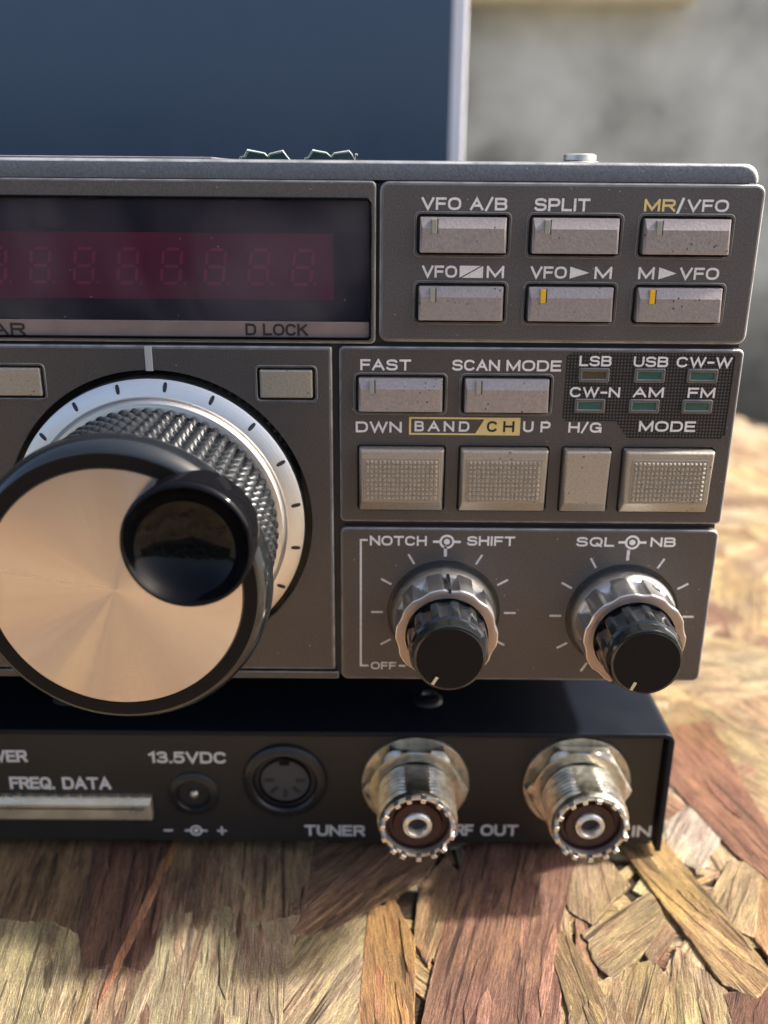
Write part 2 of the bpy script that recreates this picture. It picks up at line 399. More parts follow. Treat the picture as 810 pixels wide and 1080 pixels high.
def rr_block(bm, x0, x1, z0, z1, yf, yb, r=1., b=.25):
    """block facing the camera: front at yf, back at yb, front edge rounded by b"""
    R = []
    for t in (0, 30, 60, 90):
        a = math.radians(t); ins = b*(1-math.sin(a)); y = yf + b*(1-math.cos(math.radians(t)))
        ins = b*(1-math.sin(a)); y = yf + b*(1-math.sin(math.radians(90-t)))
        R.append([(x, y, z) for x, z in rr_pts(x0+ins, x1-ins, z0+ins, z1-ins, max(r-ins, .02))])
    R.append([(x, yb, z) for x, z in rr_pts(x0, x1, z0, z1, r)])
    loft(bm, R)

def rr_tube(bm, x0, x1, z0, z1, wd, yf, yb, r=1.):
    """rim round an opening"""
    o = rr_pts(x0, x1, z0, z1, r); i = rr_pts(x0+wd, x1-wd, z0+wd, z1-wd, max(r-wd, .05))
    m_ = rr_pts(x0+wd*.3, x1-wd*.3, z0+wd*.3, z1-wd*.3, max(r-wd*.3, .05)); m2 = rr_pts(x0+wd*.7, x1-wd*.7, z0+wd*.7, z1-wd*.7, max(r-wd*.7, .05))
    rings = [[(x, yb, z) for x, z in o], [(x, yf+.12, z) for x, z in o], [(x, yf, z) for x, z in m_], [(x, yf, z) for x, z in m2],
             [(x, yf+.15, z) for x, z in i], [(x, yb, z) for x, z in i]]
    loft(bm, rings, False, False)

def prism(bm, poly, y0, y1):
    loft(bm, [[(x, y0, z) for x, z in poly], [(x, y1, z) for x, z in poly]])

def box(bm, x0, x1, y0, y1, z0, z1):
    prism(bm, [(x0, z0), (x1, z0), (x1, z1), (x0, z1)], y0, y1)

def lathe(bm, c, prof, n=96, rf=None, cap0=True, cap1=True):
    """prof: (r, y) from front to back; axis along Y through c=(x,z)"""
    rings = []
    for k, (r, y) in enumerate(prof):
        ring = []
        for i in range(n):
            a = 2*PI*i/n
            rr = rf(a, k, r, y) if rf else r
            ring.append((c[0]+rr*math.cos(a), y, c[1]+rr*math.sin(a)))
        rings.append(ring)
    return loft(bm, rings, cap0, cap1)

def plate(name, outline, holes, yf, yb, m, parent, org, b=.22, r=.9, hr=.9, base=None):
    """front plate with real rectangular openings (boolean, then baked)"""
    x0, x1, z0, z1 = outline
    bm = bmesh.new(); rr_block(bm, x0, x1, z0, z1, yf, yb, r, b)
    bmesh.ops.recalc_face_normals(bm, faces=bm.faces)
    me = bpy.data.meshes.new('tmp'); bm.to_mesh(me); bm.free()
    o = bpy.data.objects.new('tmp', me); C.objects.link(o)
    bm = bmesh.new()
    for h in holes:
        if h[0] == 'poly': prism(bm, h[1], yf-2, yb+2)
        elif h[0] == 'circle': lathe(bm, h[1], [(h[2], yf-2), (h[2], yb+2)], 128)
        else:
            q = rr_pts(*h, hr); prism(bm, q, yf-2, yb+2)
    bmesh.ops.recalc_face_normals(bm, faces=bm.faces)
    mc = bpy.data.meshes.new('tmpc'); bm.to_mesh(mc); bm.free()
    oc = bpy.data.objects.new('tmpc', mc); C.objects.link(oc)
    md = o.modifiers.new('b', 'BOOLEAN'); md.operation = 'DIFFERENCE'; md.object = oc; md.solver = 'EXACT'
    dg = bpy.context.evaluated_depsgraph_get(); dg.update()
    res = bpy.data.meshes.new_from_object(o.evaluated_get(dg))
    bpy.data.objects.remove(o); bpy.data.objects.remove(oc)
    bm = bmesh.new(); bm.from_mesh(res); bpy.data.meshes.remove(res)
    return obj(name, bm, m, parent, org, recalc=False)

def _arc(cx, cz, rx, rz, a0, a1, n=8, p=2.5):
    out = []
    for i in range(n+1):
        a = math.radians(a0+(a1-a0)*i/n); ca, sa = math.cos(a), math.sin(a)
        out.append((cx+rx*math.copysign(abs(ca)**(2/p), ca), cz+rz*math.copysign(abs(sa)**(2/p), sa)))
    return out
# glyph: (width, strokes of centre-line points in a unit-high box)
GL = {
 'A': (1.0, [[(0, 0), (.5, 1), (1, 0)], [(.2, .34), (.8, .34)]]),
 'B': (.92, [[(0, 0), (0, 1)], [(.1, 1), (.62, 1)]+_arc(.62, .77, .26, .23, 90, -90, 6)[1:]+[(.1, .54)], [(.1, 0), (.66, 0)]+_arc(.66, .27, .26, .27, -90, 90, 6)[1:]+[(0.1, .54)]]),
 'C': (.98, [_arc(.49, .5, .49, .5, 38, 322, 18)]),
 'D': (.95, [[(0, 0), (0, 1)], [(.1, 1), (.5, 1)]+_arc(.5, .5, .45, .5, 90, -90, 12)[1:]+[(.1, 0)]]),
 'E': (.8, [[(.8, 0), (0, 0), (0, 1), (.8, 1)], [(0, .52), (.72, .52)]]),
 'F': (.78, [[(0, 0), (0, 1), (.78, 1)], [(0, .5), (.7, .5)]]),
 'G': (1.0, [_arc(.49, .5, .49, .5, 38, 350, 18)[:-1]+[(.99, .08)], [(.6, .46), (.99, .46), (.99, .0)]]),
 'H': (.92, [[(0, 0), (0, 1)], [(.92, 0), (.92, 1)], [(0, .52), (.92, .52)]]),
 'I': (.02, [[(.01, 0), (.01, 1)]]),
 'K': (.95, [[(0, 0), (0, 1)], [(0, .38), (.86, 1)], [(.32, .62), (.92, 0)]]),
 'L': (.76, [[(0, 1), (0, 0), (.76, 0)]]),
 'M': (1.12, [[(0, 0), (0, 1)], [(0, 1), (.56, .08), (1.12, 1)], [(1.12, 1), (1.12, 0)]]),
 'N': (.95, [[(0, 0), (0, 1)], [(0, 1), (.95, 0)], [(.95, 0), (.95, 1)]]),
 'O': (1.05, [_arc(.525, .5, .525, .5, 0, 360, 26)]),
 'P': (.88, [[(0, 0), (0, 1)], [(.1, 1), (.58, 1)]+_arc(.58, .72, .3, .28, 90, -90, 6)[1:]+[(.1, .44)]]),
 'Q': (1.05, [_arc(.525, .5, .525, .5, 0, 360, 26), [(.62, .28), (1.0, -.06)]]),
 'R': (.93, [[(0, 0), (0, 1)], [(.1, 1), (.62, 1)]+_arc(.62, .74, .28, .26, 90, -90, 6)[1:]+[(.1, .48)], [(.5, .48), (.9, 0)]]),
 'S': (.92, [_arc(.46, .76, .43, .24, 20, 180, 8)+_arc(.46, .76, .43, .24, 180, 262, 4)[1:]+_arc(.46, .26, .46, .26, 82, 0, 4)+_arc(.46, .26, .46, .26, 0, -162, 8)[1:]]),
 'T': (.92, [[(0, 1), (.92, 1)], [(.46, 1), (.46, 0)]]),
 'U': (.92, [[(0, 1), (0, .4)]+_arc(.46, .4, .46, .4, 180, 360, 12)[1:]+[(.92, 1)]]),
 'V': (1.0, [[(0, 1), (.5, 0), (1, 1)]]),
 'W': (1.45, [[(0, 1), (.36, 0), (.725, .95), (1.09, 0), (1.45, 1)]]),
 '/': (.5, [[(0, -.08), (.5, 1.08)]]),
 '-': (.5, [[(0, .46), (.5, .46)]]),
 '.': (.04, [[(0, 0), (.04, 0)]]),
 '1': (.4, [[(0, .78), (.36, 1), (.36, 0)]]),
 '3': (.85, [_arc(.4, .76, .38, .24, 155, -90, 9)+[(.3, .52)], [(.35, .52)]+_arc(.42, .26, .42, .26, 88, -158, 10)]),
 '5': (.85, [[(.8, 1), (.1, 1), (.04, .5)]+_arc(.4, .32, .45, .32, 120, -150, 10)]),
}
def _stroke(bm, pts, h, y0, y1, closed=False):
    """flat ribbon of half width h along pts (mm), with a little thickness"""
    P = [Vector(p) for p in pts]
    Q = [P[0]]
    for p in P[1:]:
        if (p-Q[-1]).length > 1e-4: Q.append(p)
    P = Q; n = len(P); A, B = [], []
    if closed: P = P[:-1] if (P[0]-P[-1]).length < 1e-3 else P; n = len(P)
    for i in range(n):
        if closed: d0 = (P[i]-P[i-1]).normalized(); d1 = (P[(i+1) % n]-P[i]).normalized()
        else:
            d0 = (P[i]-P[i-1]).normalized() if i else (P[1]-P[0]).normalized()
            d1 = (P[i+1]-P[i]).normalized() if i < n-1 else d0
        t = d0+d1
        t = t.normalized() if t.length > 1e-4 else d1
        nr = Vector((-t.y, t.x)); k = 1/max(.42, abs(nr.dot(Vector((-d0.y, d0.x)))))
        p = P[i].copy()
        if not closed and i == 0: p = p-d1*h
        if not closed and i == n-1: p = p+d0*h
        A.append(p+nr*h*k); B.append(p-nr*h*k)
    V = {}
    for nm, L, y in (('a0', A, y0), ('b0', B, y0), ('a1', A, y1), ('b1', B, y1)):
        V[nm] = [bm.verts.new((p.x, y, p.y)) for p in L]
    m = n if closed else n-1
    for i in range(m):
        j = (i+1) % n
        bm.faces.new((V['a0'][i], V['a0'][j], V['b0'][j], V['b0'][i]))
        bm.faces.new((V['a0'][i], V['a1'][i], V['a1'][j], V['a0'][j]))
        bm.faces.new((V['b0'][i], V['b0'][j], V['b1'][j], V['b1'][i]))
    if not closed:
        for i in (0, -1): bm.faces.new((V['a0'][i], V['b0'][i], V['b1'][i], V['a1'][i]))

def lettering(items, y, m, parent, name='lettering', bold=.19, th=.06):
    """items: (string, x0, x1, ztop, zbottom) fitted to their measured boxes, or ('#poly', points)"""
    bm = bmesh.new()
    for it in items:
        if it[0] == '#poly':
            prism(bm, it[1], y-th, y); continue
        s, x0, x1, zt, zb = it
        H = zt-zb; h = bold*H/2; gap = .36
        tot = sum(GL[c][0] for c in s)+gap*(len(s)-1)
        kx = (x1-x0-2*h)/max(tot, .3); cz0 = zb+h; kz = H-2*h; ux = x0+h
        if tot < .3: kx = 1
        q = 0
        for c in s:
            for st in GL[c][1]:
                pts = [(ux+p[0]*kx, cz0+p[1]*kz) for p in st]
                _stroke(bm, pts, h, y-th-q*.0025, y, closed=(c in 'OQ' and len(st) > 20)); q += 1
            ux += (GL[c][0]+gap)*kx
    xs = [v.co.x for v in bm.verts]; zs = [v.co.z for v in bm.verts]
    return obj(name, bm, m, parent, ((min(xs)+max(xs))/2, y, (min(zs)+max(zs))/2))

def bar(c, a, r0, r1, wd):
    """poly of a radial tick"""
    ca, sa = math.cos(a), math.sin(a)
    return [(c[0]+ca*r0-sa*wd/2, c[1]+sa*r0+ca*wd/2), (c[0]+ca*r1-sa*wd/2, c[1]+sa*r1+ca*wd/2),
            (c[0]+ca*r1+sa*wd/2, c[1]+sa*r1-ca*wd/2), (c[0]+ca*r0+sa*wd/2, c[1]+sa*r0-ca*wd/2)]

# ================================================================== RADIO
radio = thing('radio_transceiver', (-70, 100, -106),
              'grey desktop radio with red display, keys and knobs, standing on the black box', 'radio')
# chassis behind the front
bm = bmesh.new(); box(bm, -199, 58.6, 2.6, 205, -86.5, 1.6)
obj('chassis', bm, M['groove'], radio, (-70, 100, -86), bevel=.6)
bm = bmesh.new(); box(bm, -200, 59.6, 9, 208, 1.65, 2.7); box(bm, 58.7, 59.6, 9, 208, -86, 1.6)
obj('cover', bm, M['trim'], radio, (-70, 100, 2), bevel=.3)
bm = bmesh.new()
for x in (-185, 35):
    for yy in (70, 185): lathe(bm, (0, 0), [(6, 0), (6.5, 1), (6.5, 16), (6, 17.3)], 32)
bm.free()
for x in (-185, 35):
    for yy in (75, 188):
        bm = bmesh.new(); vs = lathe(bm, (0, 0), [(6.5, 0), (7, 1), (7, 15.5), (6.2, 17.2)], 32)
        for v in bm.verts:
            a = v.co.copy(); v.co = Vector((x+a.x, yy+a.z, -86.7-a.y))
        obj('rubber_foot', bm, M['black'], radio, (x, yy, -104), auto=40)
# front frame (dark grooves show it) and the sections that stand proud of it
bm = bmesh.new(); rr_block(bm, -200, 59.9, -88.9, -.6, 1.35, 4, 1, .2)
obj('front_frame', bm, M['groove'], radio, (-70, 2, -45))
# sloping strip along the top of the front with its rounded end
bm = bmesh.new()
rings = []
for ins, y in ((.6, .45), (.18, .65), (0, 1.15), (0, 2.6), (.15, 3.3), (.9, 9.0)):
    x1 = 59.2-ins; zt = 2.75 + (y-.9)*.02 - ins*.8; r = 2.6
    ring = [(-200, y, -.15), (x1, y, -.15)]
    for i in range(7):
        a = math.radians(90*i/6); ring.append((x1-r+r*math.cos(a), y, zt-r+r*math.sin(a)))
    ring.append((-200, y, zt)); rings.append(ring)
loft(bm, rings); obj('top_trim', bm, M['trim'], radio, (-70, 2, 1), auto=50)

holesA = []; small = []
for r_, cz in enumerate((-8.3, -19.0)):
    for c_, cx in enumerate((12.6, 30.5, 48.2)):
        holesA.append((cx-7.4, cx+7.4, cz-3.2, cz+3.2)); small.append((cx, cz, r_, c_))
plate('key_panel', (-.75, 60.35, -25.55, -.25), holesA, 0, 2.4, M['paint'], radio, (30, 0, -13), b=.6, r=1.6)
plate('display_panel', (-200, -1.25, -25.9, -.25), [(-131, -2.0, -25.25, -2.85)], .1, 2.4, M['paint'], radio, (-66, 0, -13), b=.4, hr=.7)
fast = [(3.0, -34.25), (20.9, -34.25)]
bigk = [(3.35, 7.7), (21.05, 7.9), (35.35, 4.4), (49.45, 8.05)]
lampx = [(35.5, -30.75), (44.85, -30.75), (53.75, -30.75), (35.2, -36.0), (44.45, -36.0), (53.45, -36.0)]
PL = [(31.6, -27.0), (58.2, -27.0), (58.9, -27.5), (58.9, -41.0), (58.3, -41.7), (42.2, -41.7), (39.8, -38.7), (31.2, -38.7), (30.7, -38.2), (30.7, -27.6)]
holesC = [(x-7.6, x+7.6, z-3.3, z+3.3) for x, z in fast] + [(x-h, x+h, -55.2, -43.2) for x, h in bigk] + [('poly', PL)]
plate('function_panel', (-7.4, 60.4, -57.45, -26.25), holesC, 0, 2.4, M['paint_low_shade'], radio, (26, 0, -42), b=.5, r=1.0, hr=.6)
DC = (-39.2, -57.4)
plate('dial_panel', (-200, -8.5, -87.3, -26.35), [(-67.4, -57.0, -35.5, -29.9), (-21.3, -11.3, -35.5, -29.9), ('circle', DC, 26.9)],
      .0, 2.4, M['paint_low_shade'], radio, (-66, 0, -57), b=.6, r=.5, hr=.5)
NC, SC = (11.5, -75.1), (44.4, -75.6)
plate('control_panel', (-7.4, 60.35, -89.2, -58.5), [('circle', NC, 10.35), ('circle', SC, 10.35)], 0, 2.4, M['paint_low_shade'], radio, (26, 0, -74), b=.5, r=1.3)
bm = bmesh.new(); rr_block(bm, -200, -7.9, -89.2, -87.75, .1, 2.2, .4, .2)
obj('lower_edge_strip', bm, M['paint_low_shade'], radio, (-66, 0, -88.5))
# window
disp = None
bm = bmesh.new(); rr_block(bm, -130.9, -2.1, -22.35, -2.95, .95, 1.2, .4, .05)
disp = obj('display_window', bm, M['glass'], radio, (-66, 1, -13))
bm = bmesh.new(); rr_tube(bm, -131, -1.95, -25.3, -2.8, .42, -.12, 1.3, .8)
obj('window_frame', bm, M['gloss'], radio, (-66, 0, -14))
bm = bmesh.new(); box(bm, -130.8, -2.2, 1.30, 1.34, -25.1, -2.95); obj('backing', bm, M['navy'], disp, (-66, 1.3, -14))
bm = bmesh.new(); box(bm, -130.8, -8.2, 1.26, 1.29, -18.9, -8.4); obj('red_filter', bm, M['red'], disp, (-66, 1.26, -13))
bm = bmesh.new(); rr_block(bm, -130.7, -2.3, -25.1, -22.4, .75, 1.25, .3, .08)
lg = obj('legend_strip', bm, M['strip'], radio, (-66, 1, -24))
lettering([('LINEAR', -74, -59.5, -22.95, -24.95)], .74, M['printblack'], lg, bold=.19)
lettering([('D', -22.9, -21.1, -22.75, -24.7), ('LOCK', -20.0, -12.5, -22.75, -24.7)], .74, M['printblack'], lg, bold=.19)
# seven-segment digits, unlit
def digit(cx, cz, k):
    bm = bmesh.new(); Y = 1.24; sl = .14; hw, hh, t = 1.5, 2.7, .55
    def P(x, z): return (cx+x+z*sl, cz+z)
    for z in (-hh, 0, hh):
        prism(bm, [P(-hw+.3, z), P(-hw+.55, z+t/2), P(hw-.55, z+t/2), P(hw-.3, z), P(hw-.55, z-t/2), P(-hw+.55, z-t/2)], Y, Y+.012)
    for x in (-hw, hw):
        for z0, z1 in ((-hh+.3, -.3), (.3, hh-.3)):
            prism(bm, [P(x-t/2, z0+.2), P(x-t/2, z1-.2), P(x, z1), P(x+t/2, z1-.2), P(x+t/2, z0+.2), P(x, z0)], Y, Y+.012)
    prism(bm, [P(hw+.65, -hh-.2), P(hw+.65, -hh+.25), P(hw+1.05, -hh+.25), P(hw+1.05, -hh-.2)], Y, Y+.012)
    d = obj('digit', bm, M['digit'], disp, (cx, 1.24, cz))
    bm = bmesh.new()
    for q in ((cx-3.2, cx-3.05, -17.6, -9.6), (cx+3.25, cx+3.4, -17.6, -9.6), (cx-3.0, cx+3.2, -9.75, -9.6), (cx-3.0, cx+3.2, -17.6, -17.45)):
        box(bm, q[0], q[1], 1.225, 1.237, q[2], q[3])
    obj('digit_cell', bm, M['digitline'], d, (cx, 1.23, cz))
for k in range(11): digit(-13.2-7.14*k, -13.7, k)

# ---- keys
def key_block(bm, cx, cz, hw, hh, yf, yb, top, side=.3, bot=.0):
    """key cap with chamfered upper face, chamfered ends"""
    T = cz+hh; Bz = cz-hh
    a = [(cx-hw, T), (cx+hw, T), (cx+hw, Bz), (cx-hw, Bz)]
    f = [(cx-hw+side, T-top), (cx+hw-side, T-top), (cx+hw-side, Bz+bot), (cx-hw+side, Bz+bot)]
    loft(bm, [[(x, yf, z) for x, z in f], [(x, yf+(.75 if k < 2 else (.1 if not bot else .75)), z) for k, (x, z) in enumerate(a)], [(x, yb, z) for x, z in a]])

def key_bezel(x0, x1, z0, z1, parent):
    bm = bmesh.new(); rr_tube(bm, x0, x1, z0, z1, .42, -.16, 2.2, .95)
    return obj('key_bezel', bm, M['bezel_paint'], parent, ((x0+x1)/2, 0, (z0+z1)/2), auto=60)

def small_key(cx, cz, hw, hh, state, big=False):
    bm = bmesh.new(); key_block(bm, cx, cz, hw, hh, -1.45, 2.3, hh*.62)
    k = obj('push_key', bm, M['key'], radio, (cx, 0, cz), bevel=.12)
    key_bezel(cx-hw-.95, cx+hw+.9, cz-hh-.85, cz+hh+.85, k)
    if state:
        gx = cx-hw+2.2
        bm = bmesh.new(); box(bm, gx-.42, gx+.42, -1.62, -.4, cz+hh-2.45, cz+hh-.25)
        obj('light_guide', bm, M['amber' if state == 2 else 'guide'], k, (gx, -1.5, cz+hh-1), bevel=.06)
        bm = bmesh.new(); box(bm, gx+.43, gx+.62, -1.53, -.4, cz+hh-2.45, cz+hh-.25)
        obj('guide_slot', bm, M['groove'], k, (gx+.5, -1.5, cz+hh-1))
    return k
for cx, cz, r_, c_ in small: small_key(cx, cz, 6.85, 2.7, 2 if (r_ == 1 and c_ > 0) else 1)
for cx, cz in fast: small_key(cx, cz, 7.05, 2.8, 1)

def flat_key(cx, cz, hw, hh):
    bm = bmesh.new(); rr_block(bm, cx-hw, cx+hw, cz-hh, cz+hh, -.35, 2.3, .25, .35)
    k = obj('flat_key', bm, M['bigkey'], radio, (cx, 0, cz))
    key_bezel(cx-hw-.85, cx+hw+.85, cz-hh-.8, cz+hh+.8, k)
flat_key(-62.2, -32.7, 4.6, 2.4); flat_key(-16.3, -32.7, 4.45, 2.4)

def wide_key(cx, hw, pips):
    cz, hh = -49.25, 5.7
    bm = bmesh.new()
    T, B = cz+hh, cz-hh; x0, x1 = cx-hw+.25, cx+hw-.3
    a = [(x0, T), (x1, T), (x1, B), (x0, B)]; s = .35
    f = [(x0+s, T-.35), (x1-s, T-.35), (x1-s, B+2.0), (x0+s, B+2.0)]
    loft(bm, [[(x, -2.0, z) for x, z in f], [(x, -1.6 if k < 2 else -.55, z) for k, (x, z) in enumerate(a)], [(x, 2.3, z) for x, z in a]])
    k = obj('wide_key', bm, M['bigkey'], radio, (cx, 0, cz), bevel=.15)
    if pips:
        nx, nz = 17, 9; px, pz = .735, .80
        W_, H_ = nx*px, nz*pz; ox = cx-W_/2; oz = T-1.75-H_
        bm = bmesh.new(); bm2 = None
        for i in range(nx):
            for j in range(nz):
                qx, qz = ox+(i+.5)*px, oz+(j+.5)*pz
                b_ = [bm.verts.new(p) for p in ((qx-.30, -1.995, qz-.31), (qx+.30, -1.995, qz-.31), (qx+.30, -1.995, qz+.31), (qx-.30, -1.995, qz+.31))]
                t_ = [bm.verts.new(p) for p in ((qx-.10, -2.52, qz-.11), (qx+.10, -2.52, qz-.11), (qx+.10, -2.52, qz+.11), (qx-.10, -2.52, qz+.11))]
                for q in range(4): bm.faces.new((b_[q], b_[(q+1) % 4], t_[(q+1) % 4], t_[q]))
                bm.faces.new(t_)
        obj('grip_pips', bm, M['pips'], k, (cx, -2, cz))
        bm = bmesh.new(); rr_tube(bm, ox-.35, ox+W_+.35, oz-.35, oz+H_+.35, .25, -2.1, -1.9, .3)
        obj('grip_border', bm, M['bigkey'], k, (cx, -2, cz))
for x, h in bigk: wide_key(x, h-.15, h > 5)

# ---- mode plate with lamps
bm = bmesh.new(); prism(bm, PL, .12, 2.0)
mp_ = obj('mode_plate', bm, M['plate'], radio, (44.7, 0, -34))
for i, (x, z) in enumerate(lampx):
    bm = bmesh.new(); rr_tube(bm, x-2.6, x+2.6, z-1.25, z+1.2, .62, -.28, .5, .35)
    lr = obj('mode_lamp', bm, M['lamprim'], radio, (x, 0, z), auto=60)
    bm = bmesh.new(); rr_block(bm, x-2.1, x+2.0, z-.72, z+.68, .0, .4, .15, .08)
    obj('lens', bm, M['lampbrown' if i == 0 else 'lamp'], lr, (x, 0, z))

# ---- printing on the front
Wt, Y0 = M['white'], -.005
lettering([('VFO', 5.9, 12.2, -2.65, -4.55), ('A/B', 13.6, 19.5, -2.65, -4.55)], Y0, Wt, radio)
lettering([('SPLIT', 23.8, 32.6, -2.65, -4.6)], Y0, Wt, radio)
lettering([('MR', 41.2, 46.2, -2.65, -4.5)], Y0, M['yellow'], radio)
lettering([('/', 46.4, 47.5, -2.55, -4.7), ('VFO', 48.0, 54.6, -2.65, -4.5)], Y0, Wt, radio)
zt, zb = -13.1, -15.0
lettering([('VFO', 6.2, 11.9, zt, zb), ('M', 16.7, 19.5, zt, zb),
           ('#poly', [(12.3, zb), (12.3, zt), (15.7, zt)]), ('#poly', [(12.7, zb), (16.1, zb), (16.1, zt)])], Y0, Wt, radio)
lettering([('VFO', 23.8, 29.7, zt, zb), ('M', 34.2, 37.0, zt, zb), ('#poly', [(30.2, zb), (30.2, zt), (33.3, (zt+zb)/2)])], Y0, Wt, radio)
lettering([('M', 41.3, 43.9, zt, zb), ('VFO', 48.0, 54.4, zt, zb), ('#poly', [(44.6, zb), (44.6, zt), (47.5, (zt+zb)/2)])], Y0, Wt, radio)
lettering([('FAST', -3.8, 4.7, -28.4, -30.25)], Y0, Wt, radio)
lettering([('SCAN', 11.6, 19.6, -28.35, -30.2), ('MODE', 20.7, 29.9, -28.35, -30.2)], Y0, Wt, radio)
lettering([('DWN', -4.6, 3.3, -39.1, -41.0)], Y0, Wt, radio)
lettering([('B', 5.5, 7.1, -38.95, -40.75), ('A', 7.8, 9.8, -38.95, -40.75), ('N', 10.5, 12.3, -38.95, -40.75), ('D', 13.1, 14.9, -38.95, -40.75)], Y0, Wt, radio)
# band / channel badge: outline, solid end and dark letters
zt2, zb2 = -38.25, -41.35
lettering([('#poly', [(4.55, zb2), (4.55, zt2), (4.9, zt2), (4.9, zb2)]),
           ('#poly', [(4.9, zt2-.3), (4.9, zt2), (17.6, zt2), (17.4, zt2-.3)]),
           ('#poly', [(4.9, zb2), (4.9, zb2+.3), (16.0, zb2+.3), (15.8, zb2)]),
           ('#poly', [(15.8, zb2), (17.6, zt2), (23.6, zt2), (23.6, zb2)])], Y0, M['yellow'], radio, 'badge')
lettering([('C', 17.9, 19.7, -38.85, -40.75), ('H', 20.7, 22.6, -38.85, -40.75)], Y0-.07, M['groove'], radio)
lettering([('U', 24.1, 25.9, -38.85, -40.75), ('P', 27.1, 28.8, -38.85, -40.75)], Y0, Wt, radio)
lettering([('H/G', 31.9, 37.6, -38.95, -40.75)], Y0, Wt, radio)
Yp = .11
lettering([('MODE', 44.0, 53.7, -38.65, -40.5)], Yp, Wt, mp_)
for s, x0, x1, z in (('LSB', 32.9, 38.3, -27.55), ('USB', 42.0, 47.8, -27.6), ('CW-W', 49.2, 58.5, -27.6), ('CW-N', 31.7, 40.2, -32.85), ('AM', 42.4, 47.6, -32.8), ('FM', 51.7, 56.3, -32.8)):
    lettering([(s, x0, x1, z, z-1.75)], Yp, Wt, mp_)
lettering([('NOTCH', -2.1, 8.1, -60.05, -61.9)], Y0, Wt, radio)
lettering([('SHIFT', 15.3, 23.9, -60.0, -61.8)], Y0, Wt, radio)
lettering([('SQL', 34.9, 41.7, -60.0, -61.8)], Y0, Wt, radio)
lettering([('NB', 48.2, 52.7, -59.95, -61.75)], Y0, Wt, radio)
lettering([('OFF', -1.8, 2.9, -85.5, -87.0)], Y0, Wt, radio, bold=.15)
def concentric(cx, cz, parent, y, m, s=1.0, minus=False):
    bm = bmesh.new(); n = 28
    for r0, r1 in ((.95*s, 1.35*s), (0.001, .55*s)):
        for i in range(n):
            a, b_ = 2*PI*i/n, 2*PI*(i+1)/n
            prism(bm, [(cx+r0*math.cos(a), cz+r0*math.sin(a)), (cx+r1*math.cos(a), cz+r1*math.sin(a)), (cx+r1*math.cos(b_), cz+r1*math.sin(b_)), (cx+r0*math.cos(b_), cz+r0*math.sin(b_))], y-.06, y)
    for sx in (-1, 1):
        x0, x1 = sorted((cx+sx*1.3*s, cx+sx*2.5*s)); box(bm, x0, x1, y-.06, y, cz-.22*s, cz+.22*s)
    return obj('ring_symbol', bm, m, parent, (cx, y, cz))
concentric(11.7, -61.1, radio, Y0, Wt); concentric(44.95, -60.95, radio, Y0, Wt)
lw = .17
lettering([('#poly', [(-3.9, -86.4), (-3.9, -60.7), (-3.9+lw*2, -60.7), (-3.9+lw*2, -86.4)]),
           ('#poly', [(-3.56, -61.05), (-3.56, -60.7), (-2.5, -60.7), (-2.5, -61.05)]),
           ('#poly', [(-3.56, -86.4), (-3.56, -86.1), (-2.3, -86.1), (-2.3, -86.4)]),
           ('#poly', [(3.4, -86.4), (3.4, -86.1), (4.7, -86.1), (4.7, -86.4)])], Y0, Wt, radio, 'bracket_line')
for c, angs in ((NC, (210, 180, 150, 120, 90, 60, 30, 0, -30)), (SC, (240, 210, 180, 150, 120, 90, 60, 30, 0, -30, -60))):
    items = [('#poly', bar(c, math.radians(a), 11.15, 13.3 if a != 90 else 13.2, .55 if a == 90 else .36)) for a in angs]
    lettering(items, Y0, M['printgrey'], radio, 'dial_marks')

